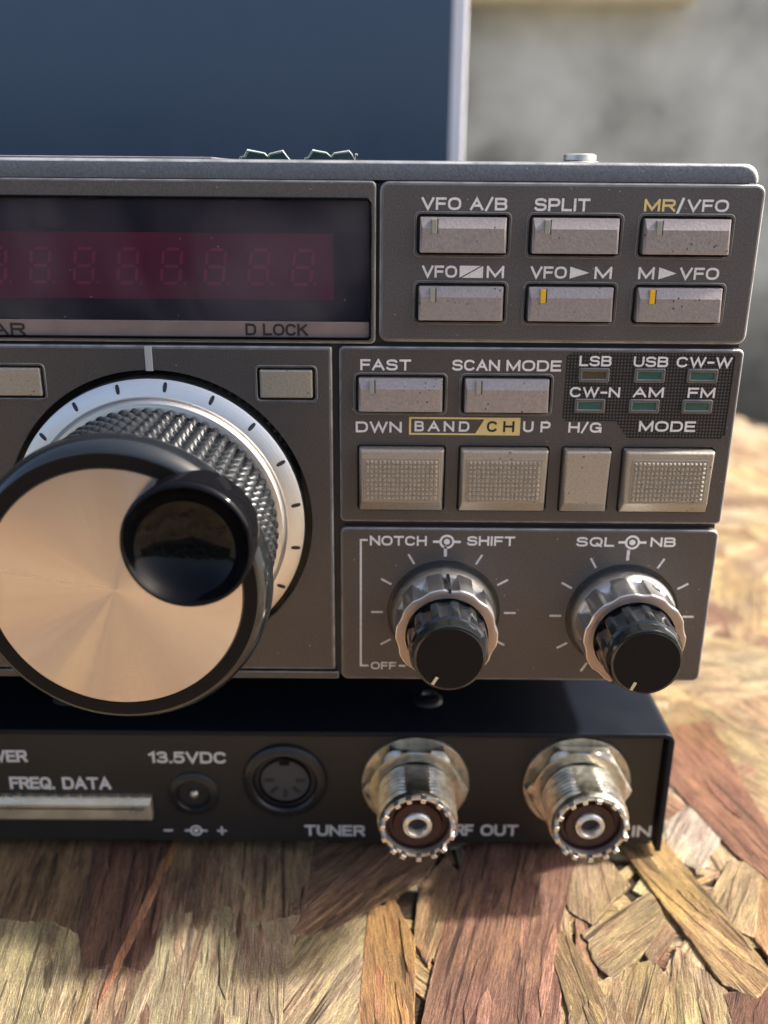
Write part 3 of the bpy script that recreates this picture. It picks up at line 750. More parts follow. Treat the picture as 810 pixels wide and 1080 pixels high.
# ---- the two double control knobs
def control_knob(c, mark, pointer, hole):
    bm = bmesh.new(); lathe(bm, c, [(10.25, .1), (10.25, .8), (10.2, 2.3)], 96)
    k = obj('control_knob', bm, M['black'], radio, (c[0], 0, c[1]), auto=40)
    # outer aluminium skirt and its fluted grip
    bm = bmesh.new(); lathe(bm, c, [(8.6, -3.6), (9.2, -2.6), (9.55, -1.7), (9.6, -1.2), (9.5, .1)], 128)
    obj('knob_skirt', bm, M['alu'], k, (c[0], -1, c[1]), auto=35)
    def flute(a, i, r, y):
        if y > -2.2 or r < 8.2: return r
        u = ((a/(2*PI)*10+.12) % 1.0)-.5
        d = max(0., 1-abs(u)/.25); d = math.sqrt(d) if d < .3 else .55+.45*math.sin((d-.3)/.7*PI/2)
        d = min(1, d)
        fr = 1 if y < -3.4 else max(0, (-y-2.2)/1.2)
        if y < -8.9: fr = .28
        return r - 1.05*d*fr*(1 if r > 8.4 else .7)
    bm = bmesh.new(); lathe(bm, c, [(7.3, -9.55), (8.7, -9.6), (8.92, -9.5), (9.0, -9.3), (9.0, -8.85), (9.0, -8.3), (9.0, -6.5), (9.05, -3.6), (9.1, -2.6), (9.1, -2.0)], 240, flute, False, False)
    obj('outer_knob', bm, M['alurim'], k, (c[0], -5, c[1]), auto=30)
    bm = bmesh.new(); lathe(bm, c, [(7.35, -9.66), (8.0, -9.67), (8.68, -9.67), (8.8, -9.60)], 240, flute, False, False)
    obj('front_rim', bm, M['pinkrim'], k, (c[0], -9.6, c[1]), auto=35)
    bm = bmesh.new(); lathe(bm, c, [(7.35, -8.8), (7.35, -2)], 64); obj('knob_well', bm, M['groove'], k, (c[0], -5, c[1]), auto=40)
    # pointer groove on the grip
    a = math.radians(pointer); bm = bmesh.new()
    pts = bar((0, 0), a, 8.3, 9.12, .5)
    prism(bm, [(c[0]+x, c[1]+z) for x, z in pts], -9.72, -3.2); obj('pointer_line', bm, M['groove'], k, (c[0], -6, c[1]))
    if hole:
        a = math.radians(hole); bm = bmesh.new(); lathe(bm, (0, 0), [(.85, 0), (.85, .3)], 20)
        for v in bm.verts:
            q = v.co.copy(); rr = 8.72+q.y
            v.co = Vector((c[0]+rr*math.cos(a)-q.x*math.sin(a), -5.0+q.z*1.5, c[1]+rr*math.sin(a)+q.x*math.cos(a)))
        obj('set_screw_hole', bm, M['groove'], k, (c[0], -5, c[1]))
    # inner black fluted knob
    def fl2(a, i, r, y):
        u = ((a/(2*PI)*12+.3) % 1.0)-.5
        d = max(0., 1-abs(u)/.34); d = math.sin(min(1, d*1.3)*PI/2)
        fr = 1 if y > -14.6 else max(0, 1-(-14.6-y)/.9)
        return r - .38*d*fr*(1 if r > 6.1 else .4)
    bm = bmesh.new()
    lathe(bm, c, [(5.75, -17.6), (6.0, -17.5), (6.1, -17.2), (6.18, -16.0), (6.3, -15.5), (6.75, -15.2), (6.85, -14.5), (6.95, -12), (7.05, -8.9), (7.05, -8.0)], 196, fl2, True, True)
    cp = obj('inner_knob', bm, M['knobblack'], k, (c[0], -13, c[1]), auto=30)
    bm = bmesh.new(); lathe(bm, c, [(5.55, -17.68), (5.6, -17.55)], 64); obj('knob_face', bm, M['capface'], k, (c[0], -17.6, c[1]), auto=40)
    a = math.radians(mark); bm = bmesh.new()
    prism(bm, [(c[0]+x, c[1]+z) for x, z in bar((0, 0), a, 4.0, 5.6, .55)], -17.74, -17.6); obj('index_mark', bm, M['plank'], k, (c[0], -17.7, c[1]), bevel=.04)
    return k
control_knob(NC, 240, 88, None); control_knob(SC, 247, 250, 62)

# ---- main tuning knob
bm = bmesh.new(); lathe(bm, DC, [(26.8, 1.2), (26.8, 2.3)], 128)
tk = obj('tuning_knob', bm, M['gloss'], radio, (DC[0], 0, DC[1]), auto=40)
bm = bmesh.new(); box(bm, DC[0]-.62, DC[0]+.62, -.12, .4, -30.7, -26.5); obj('pointer', bm, M['pointer'], radio, (DC[0], 0, -28.5), bevel=.1)
bm = bmesh.new(); lathe(bm, DC, [(22.5, -1.75), (22.9, -1.7), (25.2, -.75), (25.5, -.55), (25.6, -.1), (25.6, 2)], 200, None, False, True)
ring = obj('dial_ring', bm, M['alu'], tk, (DC[0], 0, DC[1]), auto=35)
bm = bmesh.new(); lathe(bm, DC, [(20.6, -3.4), (21.9, -3.2), (22.5, -2.6), (22.75, -1.8), (22.75, -1.5)], 200, None, False, False)
obj('inner_ring', bm, M['alu'], tk, (DC[0], -2, DC[1]), auto=35)
for k in range(19):
    a = math.radians(8+k*360/19)
    bm = bmesh.new(); pts = []
    for j in range(16):
        t = 2*PI*j/16; u = .26*math.cos(t); v_ = .82*math.sin(t)
        u = .34*math.copysign(abs(math.cos(t))**.6, math.cos(t))
        rr = 24.35+v_; pts.append((DC[0]+rr*math.cos(a)-u*math.sin(a), DC[1]+rr*math.sin(a)+u*math.cos(a)))
    # the ring is slightly conical: lay the mark on it
    yy = -1.7+(24.35-22.9)*.38
    bm = bmesh.new()
    vs0 = []
    for x, z in pts:
        r_ = math.hypot(x-DC[0], z-DC[1]); vs0.append((x, -1.7+(r_-22.9)*.38-.04, z))
    loft(bm, [vs0, [(x, y+.06, z) for x, y, z in vs0]])
    obj('index_mark', bm, M['groove'], ring, (pts[0][0], yy, pts[0][1]))
# knurled barrel
NT, NY = 66, 7
rings = []
bm = bmesh.new(); y_a, y_b = -3.2, -24.0
sub = 6
for j in range(NY*sub+1):
    y = y_a+(y_b-y_a)*j/(NY*sub); v_ = (j/sub) % 1.0; tv = 1-abs(v_-.5)*2
    ring_ = []
    for i in range(NT*5):
        u = (i/5) % 1.0; tu = 1-abs(u-.5)*2
        h = min(1, tu*1.7)*min(1, tv*1.5)
        rr = 20.4+.95*h+(y+3.2)/(-20.8)*.25
        a = 2*PI*i/(NT*5); ring_.append((DC[0]+rr*math.cos(a), y, DC[1]+rr*math.sin(a)))
    rings.append(ring_)
loft(bm, rings); obj('knurled_grip', bm, M['rubber'], tk, (DC[0], -13, DC[1]), auto=25)
bm = bmesh.new(); lathe(bm, DC, [(18.6, -29.9), (21.1, -30.0), (21.45, -29.85), (22.4, -28.4), (22.75, -27.0), (22.8, -25.4), (22.5, -24.4), (21.6, -23.8), (20, -23.6)], 200, None, True, True)
obj('knob_rim', bm, M['knobblack'], tk, (DC[0], -27, DC[1]), auto=35)
bm = bmesh.new(); lathe(bm, DC, [(19.0, -30.06), (20.95, -30.06), (21.0, -29.95)], 160, None, False, False)
obj('face_border', bm, M['capface'], tk, (DC[0], -30, DC[1]))
bm = bmesh.new()
n = 160
c0 = bm.verts.new((DC[0], -30.12, DC[1])); prev = None
rr_ = [[bm.verts.new((DC[0]+r*math.cos(2*PI*i/n), -30.12, DC[1]+r*math.sin(2*PI*i/n))) for i in range(n)] for r in (2, 8, 14, 18.75)]
rr_.append([bm.verts.new((DC[0]+18.8*math.cos(2*PI*i/n), -29.9, DC[1]+18.8*math.sin(2*PI*i/n))) for i in range(n)])
for i in range(n): bm.faces.new((c0, rr_[0][i], rr_[0][(i+1) % n]))
for a_, b_ in zip(rr_, rr_[1:]):
    for i in range(n): bm.faces.new((a_[i], b_[i], b_[(i+1) % n], a_[(i+1) % n]))
obj('face_disc', bm, M['champagne'], tk, (DC[0], -30, DC[1]))
FC = (-27.3, -48.6)
prof = [(0.01, -30.2), (2.5, -30.35), (5.0, -31.0), (6.8, -32.1), (7.95, -33.3), (8.45, -34.2), (8.8, -34.65), (9.15, -34.6), (9.42, -34.0), (9.5, -33), (9.55, -29.6), (9.4, -27.6), (8.9, -27.4)]
bm = bmesh.new(); lathe(bm, FC, prof, 128, None, False, True)
obj('finger_dimple', bm, M['gloss'], tk, (FC[0], -32, FC[1]), auto=60)

bm = bmesh.new(); box(bm, -198, -28.5, 9.2, 200, 2.72, 3.2); obj('lid', bm, M['trim'], radio, (-70, 100, 3), bevel=.15)
# ---- screw on top of the cover
bm = bmesh.new()
for r, z0, z1 in ((3.5, 2.7, 3.15), (2.75, 3.15, 4.3)):
    vs = lathe(bm, (0, 0), [(r*.9, z0-.001), (r, z0+.1), (r, z1-.25), (r*.8, z1)], 28)
for v in bm.verts:
    q = v.co.copy(); v.co = Vector((33+q.x*1.0, 13+q.z, q.y+0.0))
obj('cover_screw', bm, M['nickel_bright'], radio, (33, 13, 3), auto=35)
# low crumpled film scraps lying on the top edge
def film(x0, x1, prof_, label, y=6.0, wdt=2.4):
    bm = bmesh.new(); top = []; n = len(prof_)
    V = []
    for j, yy in enumerate((y, y+wdt*.5, y+wdt)):
        row = []
        for i, (t, h) in enumerate(prof_):
            hh = max(0.02, h*(1 if j != 1 else 1.12)+(0 if j != 2 else -.1)); row.append((x0+(x1-x0)*t, yy+.15*math.sin(i*2.1), 2.78+hh))
        V.append(row)
    A = [[bm.verts.new(p) for p in r] for r in V]; Bv = [[bm.verts.new((p[0], p[1], p[2]-.09)) for p in r] for r in V]
    for j in range(2):
        for i in range(n-1):
            bm.faces.new((A[j][i], A[j][i+1], A[j+1][i+1], A[j+1][i])); bm.faces.new((Bv[j][i], Bv[j+1][i], Bv[j+1][i+1], Bv[j][i+1]))
    for i in range(n-1):
        bm.faces.new((A[0][i], Bv[0][i], Bv[0][i+1], A[0][i+1])); bm.faces.new((A[2][i], A[2][i+1], Bv[2][i+1], Bv[2][i]))
    for j in range(2):
        bm.faces.new((A[j][0], A[j+1][0], Bv[j+1][0], Bv[j][0])); bm.faces.new((A[j][-1], Bv[j][-1], Bv[j+1][-1], A[j+1][-1]))
    o = obj('film_scrap', bm, M['film'], None, (x0, y, 2.78)); o['label'] = label; o['category'] = 'film scrap'; o['group'] = 'bent film scraps on the radio top'
    bm = bmesh.new(); P = [(x0+(x1-x0)*t, 2.78+h-.09) for t, h in prof_]
    for j in range(n-1):
        (a, b_), (c_, d_) = P[j], P[j+1]
        for yy in (y+.1, y+wdt-.1): bm.faces.new([bm.verts.new(q) for q in ((a, yy, 2.76), (c_, yy, 2.76), (c_, yy, d_), (a, yy, b_))])
    obj('film_pane', bm, M['film_clear'], o, ((x0+x1)/2, y, 2.78))
film(-23.6, -15.4, [(0, 0), (.02, .5), (.1, .55), (.16, 1.45), (.5, 1.0), (.56, .55), (.6, .95), (.86, 1.4), (.93, .7), (1, .05)],
     'bent pale film scrap on the radio top edge, the left one without an upright tip')
film(-13.1, -4.4, [(0, 0), (.02, .4), (.08, .5), (.16, 1.5), (.42, 1.15), (.5, .6), (.56, 1.1), (.84, 1.45), (.9, .9), (.95, .2), (.96, 1.0), (1, .95)],
     'bent pale film scrap on the radio top edge with an upright right tip')

# ================================================================== BLACK BOX UNDER THE RADIO
unit = thing('tuner_box', (-70, 80, -G), 'flat black box with coaxial sockets and round sockets, lying under the radio', 'electronics box')
YF = 6.0
bm = bmesh.new(); box(bm, -150, 56.6, YF+.4, 160, -131.2, -105.0); obj('chassis', bm, M['groove'], unit, (-50, 80, -118))
# folded cover: top sheet and side sheet that stand a little past the rear plate, joined by a rounded fold
prof = []
R0, Rin = 2.2, 1.1; cx, cz = 59.2-R0, -104.0-R0
outer = [(-150, -104.0)] + [(cx+R0*math.sin(math.radians(a)), cz+R0*math.cos(math.radians(a))) for a in range(0, 91, 15)] + [(59.2, -132.6)]
inner = [(57.9, -132.6)] + [(cx+Rin*math.sin(math.radians(a)), cz+Rin*math.cos(math.radians(a))) for a in range(90, -1, -15)] + [(-150, -105.1)]
bm = bmesh.new(); prism(bm, outer+inner, YF-1.2, 162)
obj('cover', bm, M['case'], unit, (-50, 80, -105), bevel=.25, auto=40)
DIN, DCJ = (-19.4, -116.2), (-38.3, -119.7)
bm = bmesh.new()
rear_holes = [('circle', DIN, 6.5), ('circle', DCJ, 3.6), (-95, -46.6, -125.9, -119.6)]
plate('rear_plate', (-150, 57.2, -131.6, -105.15), rear_holes, YF-.1, YF+1.6, M['rear'], unit, (-50, YF, -118), b=.25, r=.3, hr=.4)
for x in (-135, 45):
    for yy in (20, 145):
        bm = bmesh.new(); vs = lathe(bm, (0, 0), [(5, 0), (5, 2.9)], 24)
        for v in bm.verts:
            q = v.co.copy(); v.co = Vector((x+q.x, yy+q.z, -131.2-q.y))
        obj('rubber_foot', bm, M['black'], unit, (x, yy, -132))
for x, yy in ((10.0, 17.3), (-66, 17.3), (-66, 140), (10, 140)):
    bm = bmesh.new(); lathe(bm, (0, 0), [(1.0, -.55), (1.3, -1.15), (2.3, -1.05), (3.0, -.5), (3.3, 0)], 40)
    for v in bm.verts:
        q = v.co.copy(); v.co = Vector((x+q.x, yy+q.z, -103.98-q.y))
    obj('case_screw', bm, M['black'], unit, (x, yy, -104), auto=40)

def coax(c):
    bm = bmesh.new()
    # hexagonal nut with a chamfered front
    def hexr(a, i, r, y):
        # flats hexagon with corners at 0, 60 ... degrees
        t = (a % (PI/3))-PI/6; hx = 9.35/math.cos(t)
        return min(hx, r)
    lathe(bm, c, [(7.4, YF-3.9), (9.1, YF-3.9), (9.5, YF-3.75), (10.5, YF-3.2), (10.8, YF-2.6), (10.8, YF-1.0)], 180, hexr, False, True)
    s = obj('coax_socket', bm, M['nickel'], unit, (c[0], YF, c[1]), auto=22)
    bm = bmesh.new(); lathe(bm, c, [(10.9, YF-.95), (11.0, YF-.8), (11.0, YF-.1)], 96); obj('washer', bm, M['nickel'], s, (c[0], YF, c[1]), auto=40)
    # threaded barrel, milled flat on its upper side
    prof = []; y0, y1 = YF-14.2, YF-3.8; nth = 13
    prof += [(6.3, YF-14.6), (6.8, YF-14.6), (7.15, YF-14.4), (7.3, YF-14.0)]
    y = YF-13.2
    prof.append((7.3, y))
    for k in range(8):
        p = 1.06
        prof += [(7.05, y+.25), (7.05, y+.38), (7.75, y+.72), (7.75, y+.86)]; y += p
    prof.append((7.2, YF-3.8))
    def flat(a, i, r, yy):
        z = r*math.sin(a)
        lim = 6.85
        if math.sin(a) > 0 and z > lim and yy > YF-12.8: return lim/math.sin(a)
        return r
    bm = bmesh.new(); lathe(bm, c, prof, 160, flat, False, False)
    obj('threaded_barrel', bm, M['nickel'], s, (c[0], YF-8, c[1]), auto=28)
    bm = bmesh.new(); lathe(bm, c, [(6.8, YF-14.62), (6.4, YF-14.65), (6.25, YF-14.4), (6.2, YF-11.4)], 96, None, False, False)
    obj('inner_sleeve', bm, M['nickel_bright'], s, (c[0], YF-14, c[1]), auto=35)
    for k in range(15):
        a = 2*PI*(k+.35+.12*math.sin(k*2.3))/15; bm = bmesh.new()
        rings = []
        for sc_, yy in ((1, .1), (1, -.85), (.92, -1.1), (.8, -1.2)):
            pts = []
            for r_, t_ in ((6.2, -.5), (6.7, -.58), (7.2, -.6), (7.2, .6), (6.7, .58), (6.2, .5)):
                rm = 6.7+(r_-6.7)*sc_; tt = t_*sc_*.95
                pts.append((c[0]+rm*math.cos(a)-tt*math.sin(a), YF-14.45+yy, c[1]+rm*math.sin(a)+tt*math.cos(a)))
            rings.append(pts)
        loft(bm, rings); obj('tooth', bm, M['nickel_bright'], s, (c[0]+6.9*math.cos(a), YF-15, c[1]+6.9*math.sin(a)))
    bm = bmesh.new(); lathe(bm, c, [(2.95, YF-10), (2.95, YF-13.5), (3.4, YF-13.7), (4.6, YF-13.75), (4.9, YF-13.0), (5.8, YF-12.9), (5.9, YF-13.3), (6.15, YF-13.3), (6.2, YF-12.4)], 96, None, False, False)
    obj('insulator', bm, M['phenolic'], s, (c[0], YF-13, c[1]), auto=40)
    bm = bmesh.new(); lathe(bm, c, [(1.75, YF-9), (1.75, YF-14.3), (2.0, YF-14.6), (2.5, YF-14.5), (2.85, YF-14.1), (2.9, YF-13.4)], 64, None, False, False)
    obj('centre_contact', bm, M['nickel_bright'], s, (c[0], YF-14, c[1]), auto=40)
    bm = bmesh.new(); lathe(bm, c, [(1.74, YF-12.9), (1.74, YF-12.7)], 32); obj('contact_bore', bm, M['groove'], s, (c[0], YF-13, c[1]))
coax((7.3, -116.3)); coax((40.3, -116.2))

# round multi-pin socket
c = DIN
bm = bmesh.new(); lathe(bm, c, [(6.2, YF+1.0), (6.3, YF-1.2), (6.7, YF-1.6), (7.6, YF-1.5), (8.5, YF-.9), (8.7, YF-.2)], 96, None, False, False)
dn = obj('round_socket', bm, M['black'], unit, (c[0], YF, c[1]), auto=40)
bm = bmesh.new(); lathe(bm, c, [(5.7, YF-.25), (6.2, YF-.1)], 64); obj('socket_face', bm, M['dinface'], dn, (c[0], YF, c[1]))
bm = bmesh.new(); lathe(bm, c, [(4.95, YF-.1), (5.0, YF-.75), (5.45, YF-.75), (5.5, YF-.1)], 96, None, False, False); obj('shield_ring', bm, M['gloss'], dn, (c[0], YF, c[1]), auto=40)
bm = bmesh.new(); prism(bm, [(c[0]-1.0, c[1]+4.0), (c[0]+1.0, c[1]+4.0), (c[0]+1.0, c[1]+5.6), (c[0]-1.0, c[1]+5.6)], YF-.85, YF-.1); obj('key_notch', bm, M['gloss'], dn, (c[0], YF, c[1]+5))
for k in range(5):
    a = math.radians(180+45*k)
    pts = bar(c, a, 2.2, 4.2, .9); bm = bmesh.new(); prism(bm, pts, YF-.32, YF+.1)
    obj('pin_slot', bm, M['groove'], dn, (c[0]+3*math.cos(a), YF, c[1]+3*math.sin(a)))
# power jack
c = DCJ
bm = bmesh.new(); lathe(bm, c, [(3.3, YF+1.3), (3.3, YF-.5), (3.6, YF-.9), (4.7, YF-.8), (5.2, YF-.4), (5.25, YF)], 80, None, False, False)
pj = obj('power_jack', bm, M['black'], unit, (c[0], YF, c[1]), auto=40)
bm = bmesh.new(); lathe(bm, c, [(3.4, YF+1.5), (3.4, YF+1.55)], 48); obj('jack_well', bm, M['groove'], pj, (c[0], YF+1, c[1]))
bm = bmesh.new(); lathe(bm, (c[0]+.1, c[1]), [(.25, YF-.9), (.8, YF-.6), (1.0, YF-.1), (1.0, YF+1.5)], 32); obj('centre_pin', bm, M['nickel'], pj, (c[0], YF, c[1]), auto=40)
# wide data connector
bm = bmesh.new()
loft(bm, [[(-94, YF-1.6, -125.2), (-47.3, YF-1.6, -125.2), (-47.3, YF-1.6, -121.6), (-94, YF-1.6, -121.6)],
          [(-94, YF-1.2, -125.6), (-47.0, YF-1.2, -125.6), (-47.0, YF-1.0, -120.2), (-94, YF-1.0, -120.2)],
          [(-94, YF+2.0, -125.6), (-47.0, YF+2.0, -125.6), (-47.0, YF+2.0, -120.0), (-94, YF+2.0, -120.0)]])
dcn = obj('data_connector', bm, M['datablock'], unit, (-70, YF, -123), bevel=.2)
bm = bmesh.new(); box(bm, -93, -48.4, YF-1.75, YF-1.5, -122.6, -122.35); obj('seam', bm, M['groove'], dcn, (-70, YF-1.7, -122.5))
for k in range(18):
    x = -93+k*2.55
    bm = bmesh.new(); box(bm, x, x+.9, YF-1.35, YF+.2, -120.35, -119.85); obj('contact', bm, M['datablock'], dcn, (x, YF, -120), bevel=.05)
Yu = YF-.105
P_ = M['printgrey']
lettering([('POWER', -84.0, -71.6, -109.5, -112.3)], Yu, P_, unit)
lettering([('13.5VDC', -47.0, -31.2, -109.6, -112.3)], Yu, P_, unit)
lettering([('FREQ.', -76.0, -66.8, -115.9, -118.8), ('DATA', -65.2, -55.2, -115.9, -118.8)], Yu, P_, unit)
lettering([('TUNER', -15.7, -3.0, -127.3, -130.0)], Yu, P_, unit)
lettering([('RF', 15.9, 19.7, -126.9, -129.7), ('OUT', 21.2, 29.1, -126.9, -129.7)], Yu, P_, unit)
lettering([('IN', 53.0, 57.0, -126.9, -129.7)], Yu, P_, unit)
concentric(-38.4, -128.9, unit, Yu, P_, .95)
lettering([('#poly', [(-45.2, -129.1), (-45.2, -128.7), (-43.3, -128.7), (-43.3, -129.1)]),
           ('#poly', [(-34.0, -129.1), (-34.0, -128.7), (-32.0, -128.7), (-32.0, -129.1)]),
           ('#poly', [(-33.22, -129.9), (-33.22, -127.9), (-32.8, -127.9), (-32.8, -129.9)])], Yu-.002, P_, unit, 'polarity_marks')

# ================================================================== STRAND BOARD
# outline of the board (corners in plan); its far right edge runs obliquely
E0, E1 = Vector((216, 395)), Vector((218+1.2, 355))
BP = [(-420, 560), (208, 560), (216, 395), (222, 300), (262, -420), (-420, -420)]
BP = [(-420, 470), (190, 470), (216, 405), (420, -60), (420, -420), (-420, -420)]
random.seed(21)
bm = bmesh.new()
uvl = bm.loops.layers.uv.new('grain'); col = bm.loops.layers.float_color.new('tone')
def paint(faces, tone, org, ang, seed):
    ca, sa = math.cos(ang), math.sin(ang)
    for f in faces:
        for l in f.loops:
            dx, dy = l.vert.co.x-org[0], l.vert.co.y-org[1]
            l[uvl].uv = (dx*ca+dy*sa+seed*37.7, -dx*sa+dy*ca+seed*91.3)
            l[col] = (*tone, 1)
PAL = [(.52, .40, .24), (.60, .46, .28), (.48, .35, .20), (.36, .22, .14), (.64, .51, .33), (.42, .29, .17), (.56, .44, .24), (.64, .54, .37), (.58, .48, .30)]
def inside(p, poly):
    x, y = p; c = False; j = len(poly)-1
    for i in range(len(poly)):
        xi, yi = poly[i]; xj, yj = poly[j]
        if (yi > y) != (yj > y) and x < (xj-xi)*(y-yi)/(yj-yi)+xi: c = not c
        j = i
    return c
def slab(poly, z, th, tone, ang, seed, wob=.35, tilt=(0, 0), sub=1.6):
    """one strand: polygon outline with torn edges, a slightly dished top and a real edge"""
    pts = []
    n = len(poly)
    for i in range(n):
        a, b = Vector(poly[i]), Vector(poly[(i+1) % n]); L = (b-a).length; k = max(1, int(L/sub))
        nrm = Vector((-(b-a).y, (b-a).x)).normalized()
        along = abs(math.cos(math.atan2((b-a).y, (b-a).x)-ang))
        am = wob*(.25 + 1.5*(1-along))
        for q in range(k):
            t = q/k; p = a.lerp(b, t)+nrm*random.gauss(0, am*.5)
            pts.append(p)
    c = Vector((sum(p.x for p in pts)/len(pts), sum(p.y for p in pts)/len(pts)))
    def zz(p, dz=0): return z+dz+(p.x-c.x)*tilt[0]+(p.y-c.y)*tilt[1]
    inn = [p+(c-p).normalized()*min(random.uniform(.12, .42), (c-p).length*.2) for p in pts]
    top = [bm.verts.new((p.x, p.y, zz(p, random.uniform(-.03, .05)))) for p in inn]
    rim = [bm.verts.new((p.x, p.y, zz(p, -.14))) for p in pts]
    bot = [bm.verts.new((p.x, p.y, zz(p, -th))) for p in pts]
    fs = []; rf = []
    try: fs.append(bm.faces.new(top))
    except ValueError: return
    m_ = len(pts)
    for i in range(m_):
        j = (i+1) % m_
        rf.append(bm.faces.new((top[j], top[i], rim[i], rim[j]))); fs.append(bm.faces.new((rim[j], rim[i], bot[i], bot[j])))
    if fs[0].normal.length == 0: pass
    fs[0].normal_update()
    if fs[0].normal.z < 0:
        for f in fs+rf: f.normal_flip()
    paint(fs, tone, (c.x, c.y), ang, seed)
    paint(rf, tuple(min(.72, c_*1.35+.05) for c_ in tone), (c.x, c.y), ang, seed)
ZB = -G
base = [bm.verts.new((x, y, ZB-.9)) for x, y in BP]; f = bm.faces.new(base)
f.normal_update()
if f.normal.z < 0: f.normal_flip()
low = [bm.verts.new((x, y, ZB-13)) for x, y in BP]; fs = [f]
for i in range(len(BP)):
    j = (i+1) % len(BP); fs.append(bm.faces.new((base[i], base[j], low[j], low[i])))
fs.append(bm.faces.new(low[::-1])); paint(fs, (.07, .045, .03), (0, 0), .3, 3)
# traced strands in front of the box: (outline, grain angle in degrees, tone, height)
TR = [
 ([(-96, 12), (-60, 12), (-53, -39), (-60, -66), (-96, -66)], 97, (.30, .21, .115), .10),
 ([(-61, 12), (-44, 12), (-41, -22), (-42, -26), (-48, -24), (-53, -26), (-57, -16)], 97, (.20, .112, .075), .62),
 ([(-44.5, 12), (-29, 12), (-31, -26), (-36, -64), (-44, -64), (-50, -30)], 95, (.34, .235, .15), .38),
 ([(-31, 12), (-14, 12), (-14.5, -17), (-17, -64), (-37, -64), (-32, -20)], 95, (.42, .31, .19), .30),
 ([(-41, -13), (-28, -9), (-23, -14), (-20, -64), (-45, -64)], 94, (.47, .41, .25), .52),  # yellow-green light of the front left painted into this strand's tone
 ([(-26, -15), (-15.5, -12), (-17, -64), (-27, -64)], 96, (.46, .37, .25), .46),
 ([(-44, 12), (-42.3, 12), (-46, -22), (-48, -34), (-48.6, -30)], 97, (.48, .25, .14), .80),
 ([(-96, -13), (-62, -14), (-52, -20), (-56, -64), (-96, -64)], 98, (.47, .41, .24), .34),  # bright front-left light is in this tone too
 ([(-53, -22), (-44, -20), (-43, -64), (-54, -64)], 95, (.46, .37, .22), .30),
 ([(-56, -18), (-46, -18), (-40, -66), (-60, -66)], 95, (.46, .36, .17), .18),
 ([(-17, -17), (-14, -10), (-2, 8), (13, 7), (10, -1), (-10, -17)], 48, (.33, .205, .125), .55),
 ([(-19, 6), (-13, 9), (4, 10), (-8, -2), (-17, -12)], 46, (.27, .17, .10), .30),
 ([(-17, -20), (-13, -14), (-2, -11), (-2, -22), (-5, -64), (-19, -64)], 62, (.55, .45, .27), .30),
 ([(-2.2, -11), (3, -7), (7, -18), (5, -64), (-5, -64)], 96, (.44, .26, .115), .46),
 ([(8, -4), (14, 5), (18, -3), (9, -24), (6.5, -18)], 75, (.40, .26, .155), .42),
 ([(19, 9), (43.5, 10), (35, -14), (26, -64), (1, -64), (11, -20)], 74, (.335, .185, .125), .60),
 ([(51, 10), (61, 12), (66, -6), (71.5, -27), (66, -31), (61, -28), (58.5, -18)], -66, (.50, .345, .165), .98),
 ([(38.5, -16), (54.5, -5), (55.5, -12), (50, -20), (42, -27), (39.5, -22)], 38, (.47, .36, .23), .70),
 ([(36.5, 7), (47, 8), (51, -3), (41, -14), (37, -10)], 80, (.43, .32, .20), .45),
 ([(38, -28), (50, -22), (52, -26), (48, -62), (28, -62)], 65, (.50, .38, .22), .52),
 ([(55.5, -19), (61.5, -29), (59, -62), (46, -62), (50, -32)], 78, (.55, .43, .25), .60),
 ([(66, -6), (74, 5), (80, 2), (71, -17), (68, -15)], 58, (.58, .44, .24), .58),
 ([(74, 54), (87, 58), (86, 13), (80, -2), (75.5, 6), (67, 36)], -75, (.36, .185, .115), .80),
 ([(63, 16), (72.5, 24), (76, 13), (66, 1), (61.5, 6)], 55, (.66, .58, .46), .52),
 ([(60.5, -30), (72, -27), (82, -62), (58, -62)], 60, (.28, .14, .09), .86),
 ([(76, 2), (84, 6), (90, -40), (73, -24), (71, -17)], 80, (.46, .28, .13), .44),
 ([(86, 72), (100, 45), (93, 8), (84, 10), (86, 56)], -60, (.56, .44, .24), .50),
 ([(31.5, -19), (35.5, -15), (40.5, -33), (38, -60), (33.5, -44)], -80, (.33, .235, .12), .88),
 ([(33, -33), (41, -30), (45, -62), (26, -62)], 70, (.47, .35, .21), .92),
 ([(47.5, -15), (55, -10.5), (56.5, -16), (50, -24)], 50, (.40, .27, .18), .62),
 ([(60, 40), (72, 60), (78, 52), (66, 30)], 50, (.40, .235, .15), .35),
 ([(57, 30), (64, 34), (73, 18), (66, 14)], -50, (.45, .28, .18), .28),
 ([(64, 70), (84, 90), (98, 74), (82, 60)], 40, (.50, .36, .21), .30),
 ([(78, -4), (92, 22), (99, 10), (86, -16)], 62, (.52, .36, .17), .36),
]
# random strands everywhere else, laid in layers
cnt = 0
def rnd_flake(cx, cy, big, zlo, zhi):
    global cnt
    L = random.uniform(28, 95)*big; W_ = random.choice((5, 8, 11, 15, 20, 26))*random.uniform(.7, 1.1)*big
    a = random.gauss(PI/2*random.choice((0, 1, 1)), .75)
    ca, sa = math.cos(a), math.sin(a); n0, n1 = random.uniform(.55, 1), random.uniform(.55, 1)
    sk = random.uniform(-.5, .5)*W_
    q = [(-L/2, -W_/2*n0), (-L/2+sk*.6, W_/2*n0), (0, W_/2*random.uniform(.9, 1.1)), (L/2, W_/2*n1), (L/2-sk*.7, -W_/2*n1), (0, -W_/2*random.uniform(.9, 1.1))]
    poly = [(cx+x*ca-y*sa, cy+x*sa+y*ca) for x, y in q]
    if not all(inside(p, BP) for p in poly): return
    t = random.choice(PAL); k = random.uniform(.8, 1.15); t = tuple(c_*k for c_ in t)
    near = -80 < cy < 130
    slab(poly, ZB+random.uniform(zlo, zhi), 1.0, t, a, random.random()*50, .3, (random.uniform(-.004, .004), random.uniform(-.004, .004)), 2.0 if near else 5.0)
    cnt += 1
